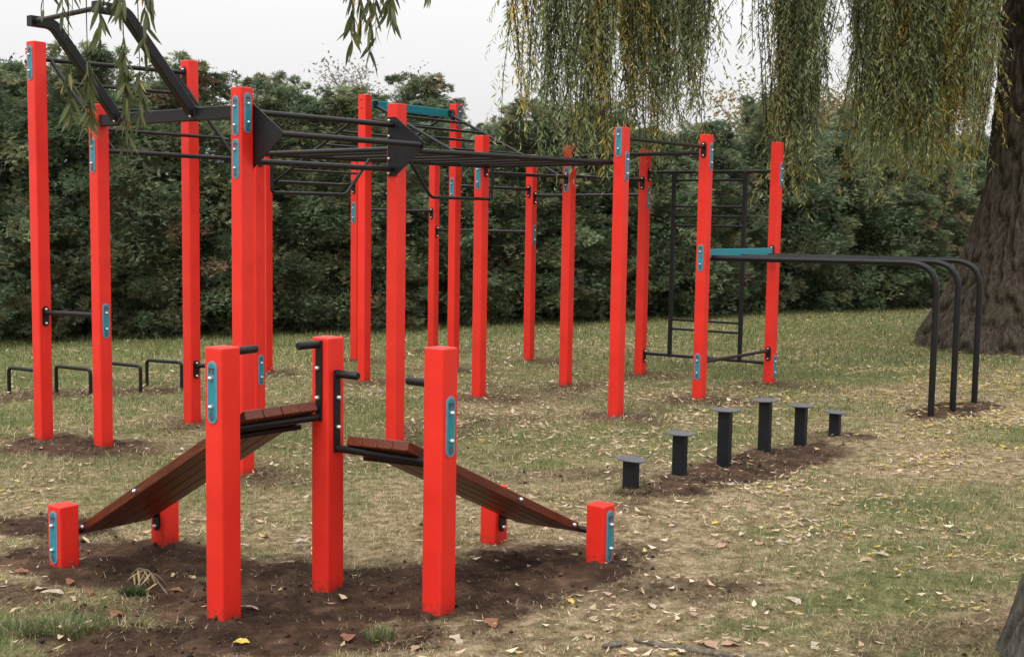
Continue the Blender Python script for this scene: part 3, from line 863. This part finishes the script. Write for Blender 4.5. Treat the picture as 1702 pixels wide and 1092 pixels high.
for pts in LIMBS: lpts += limb(willow, pts, .30, .03, M['bark'])
lpts = np.array([tuple(p) for p in lpts])

def strand_leaves(top, bot, g, spacing=.030, llen=(.06, .10), sway=.05, droop=.5, start=0.0):
    """one hanging twig from top to bot; returns leaf P, D, S, L and the twig path"""
    n = max(6, int((top[2] - bot[2]) / spacing))
    t = np.linspace(start, 1, n)
    ph = g.random(4) * 6.28
    L0 = top[2] - bot[2]
    px = top[0] + (bot[0] - top[0]) * t + sway * np.sin(t * 3.1 * L0 / 1.5 + ph[0]) * t
    py = top[1] + (bot[1] - top[1]) * t + sway * np.sin(t * 2.6 * L0 / 1.5 + ph[1]) * t
    pz = top[2] - L0 * t
    Pp = np.stack([px, py, pz], 1)
    az = g.random(n) * 2 * np.pi
    spread = np.radians(15 + 45 * g.random(n))
    D = np.stack([np.cos(az) * np.sin(spread), np.sin(az) * np.sin(spread), -np.cos(spread)], 1)
    S = unit(np.cross(D, g.normal(size=(n, 3))))
    L = llen[0] + (llen[1] - llen[0]) * g.random(n)
    return Pp, D, S, L
g = np.random.default_rng(21)
# curtains: x0, x1, y0, y1, bottom z lo, hi, number, yellow share
CURT = [(-.12, .10, 11.7, 12.3, 2.25, 2.9, 7, .05), (.05, .30, 11.6, 12.4, 2.45, 3.4, 12, .08),
        (.25, .95, 11.5, 12.2, 2.05, 2.75, 80, .06), (.42, .85, 11.3, 11.9, 1.85, 2.2, 36, .08), (.9, 1.35, 11.6, 12.8, 2.3, 3.0, 46, .2),
        (1.15, 1.86, 11.7, 12.6, 2.15, 2.9, 84, .16), (1.35, 1.85, 12.6, 13.4, 1.95, 2.5, 26, .1),
        (2.2, 2.45, 12.2, 12.6, 2.9, 3.4, 3, .1),
        (2.86, 3.14, 12.7, 13.2, 1.80, 2.5, 72, .1), (2.98, 3.2, 13.2, 13.8, 1.95, 2.4, 26, .06), (2.85, 3.15, 12.6, 13.2, 2.6, 3.3, 26, .1),
        
        (3.80, 4.4, 13.2, 14.2, 2.05, 2.8, 84, .1), (4.2, 4.9, 13.0, 14.6, 2.05, 2.7, 90, .14), (4.65, 5.2, 13.4, 14.6, 2.15, 2.8, 66, .25),
        (5.0, 5.22, 13.6, 14.1, 2.1, 2.6, 20, 1.0), (5.1, 5.5, 14.4, 15.2, 2.8, 3.3, 26, .2),
        (1.4, 2.1, 14.6, 15.6, 2.5, 3.3, 24, .06), (4.75, 5.95, 15.2, 16.6, 2.3, 3.2, 90, .08), (5.0, 6.6, 16.8, 18.5, 2.0, 3.1, 110, .08)]
AP, AD, AS, AL, AC = [], [], [], [], []
twigs = MB()
for (x0, x1, y0, y1, zb0, zb1, num, yel) in CURT:
    left = int(num * (1.15 if x1 < 2.6 else 1.6))
    while left > 0:
        nb = int(min(left, g.integers(4, 10))); left -= nb
        cx, cy = g.uniform(x0, x1), g.uniform(y0, y1); czb = zb0 + (zb1 - zb0) * g.random() ** 1.2
        rad = .04 + .12 * g.random(); ctone = .65 + .7 * g.random()
        base = np.array([[(.205, .250, .112), (.245, .285, .130), (.165, .212, .105), (.300, .310, .130)][g.integers(0, 4)]])
        if g.random() < yel: base = np.array([(.42, .34, .09)])
        tx0, ty0 = cx + g.normal() * .16, cy + g.normal() * .2
        for _ in range(nb):
            bx, by = cx + g.normal() * rad, cy + g.normal() * rad; bz = czb + g.normal() * .16 + g.exponential() * .34
            tz = 4.4 + g.random() * 1.1
            Pp, D, S, L = strand_leaves((tx0 + g.normal() * rad, ty0 + g.normal() * rad, tz), (bx, by, bz), g, .027, (.05, .10), .08)
            # leaves thin out towards the tip
            tt = np.linspace(0, 1, len(Pp)); kp = g.random(len(Pp)) > np.clip((tt - .55) * 1.3, 0, .55)
            Pp, D, S, L = Pp[kp], D[kp], S[kp], L[kp]
            n = len(Pp); AP.append(Pp); AD.append(D); AS.append(S); AL.append(L)
            c = base * ctone * (.85 + .3 * g.random()) * (1 + (g.random((n, 1)) - .5) * .5)
            yl = g.random(n) < .02; c[yl] = (.32, .27, .09)
            AC.append(c)
            q = Pp[::max(1, n // 7)]
            twigs.tube([tuple(v) for v in q], [.004] * (len(q) - 1) + [.002], 4, 0, False)
            # short side sprays that fork off the hanging twig
            for k in range(int(g.integers(2, 6))):
                i = int(g.integers(n // 6, n - 3)); az = g.random() * 6.28; ln = .18 + .3 * g.random()
                e = Pp[i] + np.array([math.cos(az) * ln * .55, math.sin(az) * ln * .55, -ln])
                P2, D2, S2, L2 = strand_leaves(Pp[i], e, g, .024, (.045, .09), .015)
                AP.append(P2); AD.append(D2); AS.append(S2); AL.append(L2); AC.append(base * ctone * (.8 + .4 * g.random()) * (1 + (g.random((len(P2), 1)) - .5) * .5))
AP, AD, AS, AL, AC = (np.concatenate(q) for q in (AP, AD, AS, AL, AC))
# the crown's upper mass, above the hanging curtains
UP = 20000
i = g.integers(0, len(lpts), UP); pos = lpts[i] + g.normal(size=(UP, 3)) * np.array([.75, .75, .55]) + np.array([0, 0, .35])
k = (pos[:, 2] > 4.9) & ((pos[:, 0] > 3.2) | (pos[:, 2] > 5.6)); pos = pos[k]; UP = len(pos)
D = unit(g.normal(size=(UP, 3)) + np.array([0, 0, -.9])); S = unit(np.cross(D, g.normal(size=(UP, 3))))
AP = np.concatenate([AP, pos]); AD = np.concatenate([AD, D]); AS = np.concatenate([AS, S]); AL = np.concatenate([AL, .09 + .07 * g.random(UP)])
AC = np.concatenate([AC, np.array([(.13, .15, .07)]) * (.7 + .6 * g.random((UP, 1)))])
# fine side twigs linking strands up to the limbs
for k in range(150):
    i = g.integers(0, len(lpts)); p0 = Vector(lpts[i])
    if p0.x > 6.5: continue
    p2 = p0 + Vector((g.normal() * .8, g.normal() * .6, -g.random() * .6)); p1 = (p0 + p2) / 2 + Vector((0, 0, .25))
    twigs.tube([p0, p1, p2], [.022, .014, .006], 5, 0, False)
V, F_ = leaf_arrays(AP, AD, AS, AL, AL * .20, .2)
link('crown', np_mesh('crown', V, F_, [M['leaf']], np.repeat(AC, 4, 0)), willow)
twigs.build('twigs', M['bark_dark'], willow)

# ------------------------------------------------------------------ the near tree (trunk at the frame's edge, limb with drooping sprigs overhead)
nx_, ny_ = NEAR_TREE
nz_ = ground_z(nx_, ny_)
ntree = empty('leaning_willow', (nx_, ny_, nz_), 'smaller grey barked willow whose limb hangs leafy sprigs over the frame', 'tree')
big_trunk('trunk', [(-.2, .47), (.05, .40), (.39, .36), (.8, .31), (1.6, .28), (3.0, .25), (4.2, .20)], ntree, (nx_, ny_, nz_), M['bark_grey'], 160, 220, .045, 5.0, (.14, .02),
          [(-.2, .06), (.1, .03), (.4, .0), (.8, 0)], .3, .06)
lim = limb(ntree, [(nx_ + .56, ny_ + .08, 3.9), (1.6, 5.2, 4.6), (.3, 5.5, 4.7), (-1.0, 5.65, 4.4), (-2.2, 5.7, 3.9)], .13, .03, M['bark_grey'])
limb(ntree, [(nx_ + .56, ny_ + .08, 4.0), (3.4, 5.4, 4.9), (4.3, 6.0, 5.2)], .12, .03, M['bark_grey'])
limb(ntree, [(nx_ + .56, ny_ + .08, 4.0), (3.2, 3.4, 4.9), (3.5, 2.4, 5.2)], .12, .03, M['bark_grey'])
def leaf_object_mesh(name, L, W, col, fold=.22, curl=.12):
    n = 6; V = []; F_ = []
    for i in range(n + 1):
        t = i / n; w = W * .5 * (math.sin(math.pi * (t ** .8)) ** .8 if 0 < t < 1 else .02)
        z = -curl * L * t * t
        V += [(-w, t * L, z + fold * w), (0, t * L, z), (w, t * L, z + fold * w)]
    for i in range(n):
        a = i * 3; F_ += [(a, a + 1, a + 4, a + 3), (a + 1, a + 2, a + 5, a + 4)]
    return np_mesh(name, np.array(V), np.array(F_), [M['leaf']], np.tile(np.array(col), (len(V), 1)), True)
LEAFV = [leaf_object_mesh('leaf', L, W, c) for L, W, c in ((.105, .0165, (.105, .125, .048)), (.095, .0155, (.14, .155, .058)), (.115, .017, (.075, .095, .042)), (.09, .0155, (.20, .19, .07)), (.08, .014, (.38, .26, .07)))]
# sprig: x, y, top z, bottom z, first leaf z, number of leaves
SPR = [(-2.16, 5.62, 2.43, 3.7, 12), (-2.02, 5.60, 2.44, 3.7, 10), (-1.90, 5.58, 2.30, 2.75, 11), (-1.975, 5.66, 1.93, 2.32, 20), (-2.02, 5.55, 1.98, 2.26, 14),
       (-1.80, 5.60, 1.86, 2.42, 27), (-1.755, 5.66, 1.97, 2.25, 13), (-1.71, 5.60, 2.25, 2.8, 12), (-1.84, 5.66, 2.40, 2.9, 11), (-1.675, 5.58, 2.44, 2.8, 7), (-1.78, 5.52, 2.42, 2.9, 9), (-2.10, 5.70, 2.38, 2.9, 8),
       (-.735, 5.55, 2.33, 2.85, 17), (-.70, 5.58, 2.40, 2.85, 10), (-.655, 5.55, 2.27, 2.85, 19), (-.635, 5.60, 2.34, 2.8, 10), (-.565, 5.56, 2.42, 2.85, 15), (-.585, 5.60, 2.46, 2.8, 8), (-.405, 5.56, 2.53, 2.85, 7)]
g = np.random.default_rng(4)
lim_np = np.array([tuple(p) for p in lim])
for (x, y, zb, zl, nl) in SPR:
    k = int(np.argmin(abs(lim_np[:, 0] - x))); top = Vector(lim_np[k])
    path = []
    for i in range(9):
        t = i / 8; path.append(Vector((top.x + (x - top.x) * min(1, t * 1.6) + .012 * math.sin(5 * t + x * 9), top.y + (y - top.y) * min(1, t * 1.6), top.z + (zb + .05 - top.z) * t)))
    m_ = MB(); m_.tube(path, [.0035] * 6 + [.0025, .002, .0012], 5)
    tw = m_.build('hanging_twig', M['bark_dark'], ntree)
    nl = int(nl * 1.9)
    for i in range(nl):
        z = zl + (zb + .07 - zl) * ((i + .5) / nl); z += g.normal() * .01
        t = (top.z - z) / (top.z - zb - .05); t = min(max(t, 0), 1) * 8; a = int(min(7, t)); p = path[a].lerp(path[a + 1], t - a)
        az = g.random() * 2 * math.pi; sp_ = math.radians(12 + 26 * g.random())
        d = Vector((math.cos(az) * math.sin(sp_), math.sin(az) * math.sin(sp_), -math.cos(sp_)))
        s = d.cross(Vector((g.normal(), g.normal(), g.normal()))).normalized(); nn = s.cross(d).normalized()
        sc = .85 + .35 * g.random()
        mw = Matrix(((s.x * sc, d.x * sc, nn.x * sc, p.x), (s.y * sc, d.y * sc, nn.y * sc, p.y), (s.z * sc, d.z * sc, nn.z * sc, p.z), (0, 0, 0, 1)))
        v = int(g.choice(5, p=[.34, .28, .2, .13, .05]))
        link('leaf', LEAFV[v], tw, mw)

# ------------------------------------------------------------------ grass blades and leaf litter (nobody could count them)
def in_view(x, y, pad=1.15):
    return (np.abs(x - .0) < (.44 * y + .4) * pad)
def scatter(n, y0, y1):
    y = y0 + (y1 - y0) * RNG.random(n); x = (RNG.random(n) * 2 - 1) * (.44 * y1 + .6)
    k = in_view(x, y); return x[k], y[k]
GV, GF, GC = [], [], []; base = 0
for (n, y0, y1, l0, l1, w) in ((150000, 3.9, 6.0, .016, .042, .0026), (170000, 6.0, 9.0, .02, .05, .0035), (170000, 9, 14, .025, .055, .006), (120000, 14, 25.5, .03, .07, .012)):
    x, y = scatter(n, y0, y1)
    so = soil_mask(x, y); gr = greenness(x, y)
    clump = fbm(x + 31, y + 47, 3, 3.5)
    keep = RNG.random(len(x)) < np.clip(1.05 - so * 1.15, .05, 1) * np.clip(.25 + clump * 1.3, 0, 1)
    x, y, gr, clump = x[keep], y[keep], gr[keep], clump[keep]
    z = terrain(x, y); N = len(x)
    sob = so[keep]; green = RNG.random(N) < (.29 + .62 * gr) * (1 - sob * .8)
    L = (l0 + (l1 - l0) * RNG.random(N)) * (.7 + .75 * gr) * (.65 + .7 * clump)
    az = RNG.random(N) * 2 * np.pi; tilt = np.where(green, .35 + .75 * RNG.random(N), .8 + .75 * RNG.random(N))
    D = np.stack([np.cos(az) * np.sin(tilt), np.sin(az) * np.sin(tilt), np.cos(tilt) + .03], 1)
    S = np.stack([-np.sin(az), np.cos(az), np.zeros(N)], 1)
    Pb = np.stack([x, y, z - .003], 1)
    V = np.stack([Pb - S * w * .5, Pb + S * w * .5, Pb + D * L[:, None]], 1).reshape(-1, 3)
    cg = color_mix(N, [(.115, .165, .055), (.17, .205, .08), (.25, .26, .115)], [3, 3, 2]); cs = color_mix(N, [(.52, .40, .235), (.62, .50, .32), (.38, .275, .155), (.70, .585, .40)], [3, 2, 2.5, 1])
    C_ = np.where(green[:, None], cg, cs)
    F_ = np.arange(N * 3).reshape(-1, 3) + base; base += N * 3
    GV.append(V); GF.append(F_); GC.append(np.repeat(C_, 3, 0))
tag(link('grass', np_mesh('grass', np.concatenate(GV), np.concatenate(GF), [M['blade']], np.concatenate(GC))), 'thin short autumn grass, part green and part straw', 'grass', None, 'stuff')

LV, LF, LC = [], [], []; base = 0
for (n, y0, y1, l0, l1) in ((14000, 3.9, 6.0, .02, .058), (30000, 6, 9, .025, .066), (52000, 9, 14, .03, .078), (40000, 14, 25, .04, .095)):
    x, y = scatter(n, y0, y1)
    so = soil_mask(x, y)
    dens = np.clip((fbm(x + 80, y + 3, 4, 1.3) - .38) * 3.2, .06, 1) * np.clip((fbm(x + 8, y + 33, 3, 5) - .3) * 2.6, .15, 1) * np.clip(.62 + (x + .35 * (y - 8)) * .14, .35, 1.6)
    keep = RNG.random(len(x)) < dens * np.clip(1 - so * .9, .16, 1)
    x, y = x[keep], y[keep]; N = len(x)
    z = terrain(x, y) + .008 + .015 * RNG.random(N)
    az = RNG.random(N) * 2 * np.pi; el = RNG.normal(size=N) * .22
    D = np.stack([np.cos(az) * np.cos(el), np.sin(az) * np.cos(el), np.sin(el)], 1)
    S = unit(np.cross(D, np.stack([RNG.normal(size=N) * .25, RNG.normal(size=N) * .25, np.ones(N)], 1)))
    L = l0 + (l1 - l0) * RNG.random(N); broad = RNG.random(N) < .22
    W = np.where(broad, L * .55, L * .2)
    V, F_ = leaf_arrays(np.stack([x, y, z], 1), D, S, L, W, .3, .45)
    yl = np.clip((x - 1.5) * .16 + .12, .06, .5)
    cy = color_mix(N, [(.48, .35, .09), (.52, .42, .16)], [1, 1]); ct = color_mix(N, [(.56, .44, .28), (.46, .33, .21), (.70, .59, .44), (.17, .10, .06), (.56, .39, .29)], [4, 3, 2.5, 2.2, 2])
    C_ = np.where((RNG.random(N) < yl)[:, None], cy, ct)
    LV.append(V); LF.append(F_ + base); base += len(V); LC.append(np.repeat(C_, 4, 0))
tag(link('leaf_litter', np_mesh('leaf_litter', np.concatenate(LV), np.concatenate(LF), [M['dry']], np.concatenate(LC))), 'scattered pale and yellow fallen willow leaves over the lawn', 'leaf litter', None, 'stuff')

# soil clods strewn over the dug patches
g = np.random.default_rng(77)
N = 9000
x = g.uniform(-3.2, 3.2, N); y = 3.9 + 5.5 * g.random(N) ** 1.3
k = g.random(N) < soil_mask(x, y) ** 2; x, y = x[k], y[k]; N = len(x)
z = terrain(x, y); s = .003 + .011 * g.random(N) ** 3
ico = np.array([(1, 0, 0), (-1, 0, 0), (0, 1, 0), (0, -1, 0), (0, 0, 1), (0, 0, -1)], float)
fo = np.array([(0, 2, 4), (2, 1, 4), (1, 3, 4), (3, 0, 4), (2, 0, 5), (1, 2, 5), (3, 1, 5), (0, 3, 5)])
V = (np.stack([x, y, z + s * .3], 1)[:, None, :] + ico[None] * (s[:, None, None] * (.6 + .7 * g.random((N, 6, 1))))).reshape(-1, 3)
F_ = (np.arange(N)[:, None, None] * 6 + fo[None]).reshape(-1, 3)
tag(link('soil_clods', np_mesh('soil_clods', V, F_, [M['dry']], np.repeat(np.array([(.07, .046, .033)]) * (.55 + 1.2 * g.random((N, 1)) ** 2), 6, 0))), 'loose crumbs of dug brown soil', 'soil', None, 'stuff')

# ------------------------------------------------------------------ single fallen leaves one can pick out in front
def broad_leaf(name, L, W, col, curl, seed):
    g_ = random.Random(seed); n = 7; V = []; F_ = []
    for i in range(n + 1):
        t = i / n; w = W * .5 * (math.sin(math.pi * t ** .75) ** .8 if 0 < t < 1 else .04) * g_.uniform(.6, 1.25)
        zc = curl * L * (math.sin(math.pi * t) * .5) + g_.uniform(-.003, .003)
        V += [(-w, t * L, zc + w * g_.uniform(-.05, .35)), (0, t * L, zc), (w, t * L, zc + w * g_.uniform(-.05, .35))]
    for i in range(n):
        a = i * 3; F_ += [(a, a + 1, a + 4, a + 3), (a + 1, a + 2, a + 5, a + 4)]
    return np_mesh(name, np.array(V), np.array(F_), [M['dry']], np.tile(np.array(col), (len(V), 1)) * np.array([[g_.uniform(.8, 1.2)] for _ in V]), True)
FL = [(broad_leaf('fallen_leaf', .10, .055, (.27, .125, .075), .25, 1), 'curled russet leaf lying on the bare soil', 'russet leaves on the soil'),
      (broad_leaf('fallen_leaf', .10, .05, (.42, .28, .19), .2, 2), 'dry tan leaf lying on the ground around the incline bench', 'dry tan leaves around the bench'),
      (broad_leaf('fallen_leaf', .09, .022, (.55, .44, .28), .15, 3), 'narrow straw coloured leaf lying on the ground around the incline bench', 'narrow straw leaves around the bench'),
      (broad_leaf('fallen_leaf', .09, .04, (.62, .46, .10), .2, 4), 'bright yellow leaf lying on the lawn', 'yellow leaves on the lawn'),
      (broad_leaf('fallen_leaf', .095, .035, (.50, .42, .33), .2, 5), 'pale bleached leaf lying on the ground around the incline bench', 'pale leaves around the bench')]
spots = [(-1.62, 4.92, 0), (-1.98, 5.28, 0), (-1.86, 5.22, 0), (-1.52, 5.27, 0), (-2.22, 5.45, 0), (-1.30, 5.55, 1), (-1.86, 5.05, 2), (-2.05, 4.95, 2), (-1.95, 5.16, 4), (-2.1, 5.20, 4),
         (-1.55, 5.42, 2), (-1.48, 5.46, 2), (-1.0, 4.55, 3), (-.62, 4.55, 0), (-.33, 4.5, 1), (-.22, 4.6, 4), (.28, 5.02, 3), (.95, 5.30, 0), (.9, 5.42, 2), (.62, 4.95, 4),
         (.82, 4.50, 1), (.75, 4.53, 1), (.98, 4.55, 2), (1.2, 4.55, 4), (1.25, 5.0, 4), (1.45, 5.4, 2), (1.7, 5.7, 1), (1.85, 5.75, 4), (1.1, 6.4, 3), (1.6, 6.5, 4), (.6, 6.8, 3), (1.9, 6.9, 1), (2.3, 7.1, 3),
         (-.95, 5.75, 2), (-.5, 6.1, 2), (-.45, 6.15, 4), (-1.1, 6.05, 4), (-2.3, 6.05, 4), (-2.2, 6.1, 2), (-2.35, 6.15, 1), (-2.0, 4.62, 3), (-1.75, 4.6, 2), (1.05, 5.9, 1), (1.25, 5.95, 1), (1.15, 6.05, 1), (1.35, 6.0, 4), (-.05, 4.7, 0), (-1.05, 4.95, 4)]
rl = random.Random(9)
for x, y, v in spots:
    me_, lab, grp = FL[v]; z = ground_z(x, y) + .006
    mw = Matrix.Translation((x, y, z)) @ Matrix.Rotation(rl.uniform(0, 6.28), 4, 'Z') @ Matrix.Rotation(rl.uniform(-.15, .2), 4, 'X') @ Matrix.Rotation(rl.uniform(-.3, .3), 4, 'Y') @ Matrix.Scale(rl.uniform(.7, 1.1), 4)
    tag(link('fallen_leaf', me_, None, mw), lab, 'leaf', grp)

# ------------------------------------------------------------------ green tufts, the dead twig and the fallen branch
def tuft(x, y, n, rad, h, label, seed, col=((.07, .115, .036), (.10, .14, .05), (.16, .17, .075), (.30, .25, .14))):
    g_ = np.random.default_rng(seed); a = g_.random(n) * 6.28; r_ = rad * np.sqrt(g_.random(n))
    px, py = x + r_ * np.cos(a), y + r_ * .8 * np.sin(a); pz = terrain(px, py) - .004
    az = a + g_.normal(size=n) * .8; tl = .2 + .7 * g_.random(n); L = h * (.5 + .6 * g_.random(n))
    D = np.stack([np.cos(az) * np.sin(tl), np.sin(az) * np.sin(tl), np.cos(tl)], 1); S = np.stack([-np.sin(az), np.cos(az), 0 * az], 1)
    Pb = np.stack([px, py, pz], 1); w = .0035; m1 = Pb + D * L[:, None] * .55 + np.array([0, 0, .004]); tp = Pb + D * L[:, None] - np.array([0, 0, 1.0]) * (L[:, None] * .12)
    V = np.stack([Pb - S * w * .5, Pb + S * w * .5, m1 + S * w * .4, m1 - S * w * .4, tp], 1).reshape(-1, 3) - np.array([x, y, 0])
    i = np.arange(n)[:, None] * 5; F_ = np.concatenate([i + np.array([[0, 1, 2]]), i + np.array([[0, 2, 3]]), i + np.array([[3, 2, 4]])])
    C_ = np.array(col)[g_.integers(0, len(col), n)] * (1 + (g_.random((n, 1)) - .5) * .5)
    o = link('grass_tuft', np_mesh('grass_tuft', V, F_, [M['blade']], np.repeat(C_, 5, 0)), None, Matrix.Translation((x, y, 0)))
    tag(o, label, 'grass tuft', None)
tuft(-1.78, 4.70, 900, .17, .055, 'lush green grass tuft in front of the short tagged bench post', 1)
tuft(-2.02, 4.66, 500, .15, .05, 'loose green grass tuft beside the lush tuft at the lawn edge', 2)
tuft(-1.66, 5.20, 260, .06, .05, 'small dark grass tuft under the dead twig', 3, ((.03, .06, .015), (.05, .08, .02)))
tuft(-.50, 4.60, 160, .055, .07, 'thin upright grass tuft on bare soil by the front bench post', 4)
tuft(-1.36, 5.33, 120, .04, .035, 'tiny green grass tuft in the middle of the dug soil', 8)

tw = empty('dead_twig', (-1.68, 5.33, ground_z(-1.68, 5.33)), 'withered willow twig with curled dry leaves on the soil', 'twig')
z0 = ground_z(-1.68, 5.33)
st = [Vector((-1.74, 5.40, z0 + .01)), Vector((-1.69, 5.36, z0 + .075)), Vector((-1.62, 5.30, z0 + .085)), Vector((-1.56, 5.24, z0 + .05)), Vector((-1.50, 5.18, z0 + .01))]
m_ = MB(); m_.tube(rounded(st, .02, 3), .0035, 6); m_.build('stem', M['dead_wood'], tw)
rl = random.Random(31)
for k in range(15):
    t = rl.uniform(.5, 3.2); a = int(t); p = st[a].lerp(st[a + 1], t - a)
    me_ = leaf_object_mesh('dry_leaf', rl.uniform(.06, .11), .0095, random.choice([(.36, .27, .13), (.26, .17, .08), (.44, .36, .2)]), .5, rl.uniform(-.3, .5))
    me_.materials[0] = M['dry']
    d = Vector((rl.uniform(-1, 1), rl.uniform(-1, .4), rl.uniform(-1.1, -.2))).normalized(); s = d.cross(Z).normalized(); nn = s.cross(d)
    link('dry_leaf', me_, tw, Matrix(((s.x, d.x, nn.x, p.x), (s.y, d.y, nn.y, p.y), (s.z, d.z, nn.z, p.z), (0, 0, 0, 1))))
pts = [(.49, 4.53), (.60, 4.47), (.72, 4.43), (.86, 4.37), (1.02, 4.32), (1.2, 4.24)]
m_ = MB(); m_.tube([(x, y, ground_z(x, y) + .009) for x, y in pts], [.006, .011, .013, .014, .015, .016], 9)
tag(m_.build('fallen_branch', M['dead_wood']), 'weathered grey fallen branch lying on the grass by the leaning willow foot', 'branch')
m_ = MB(); pts = [(.36, 4.44), (.40, 4.46), (.455, 4.48)]
m_.tube([(x, y, ground_z(x, y) + .012) for x, y in pts], [.006, .013, .007], 7)
tag(m_.build('bark_chip', M['dead_wood']), 'small grey chip of bark beside the fallen branch end', 'bark chip')
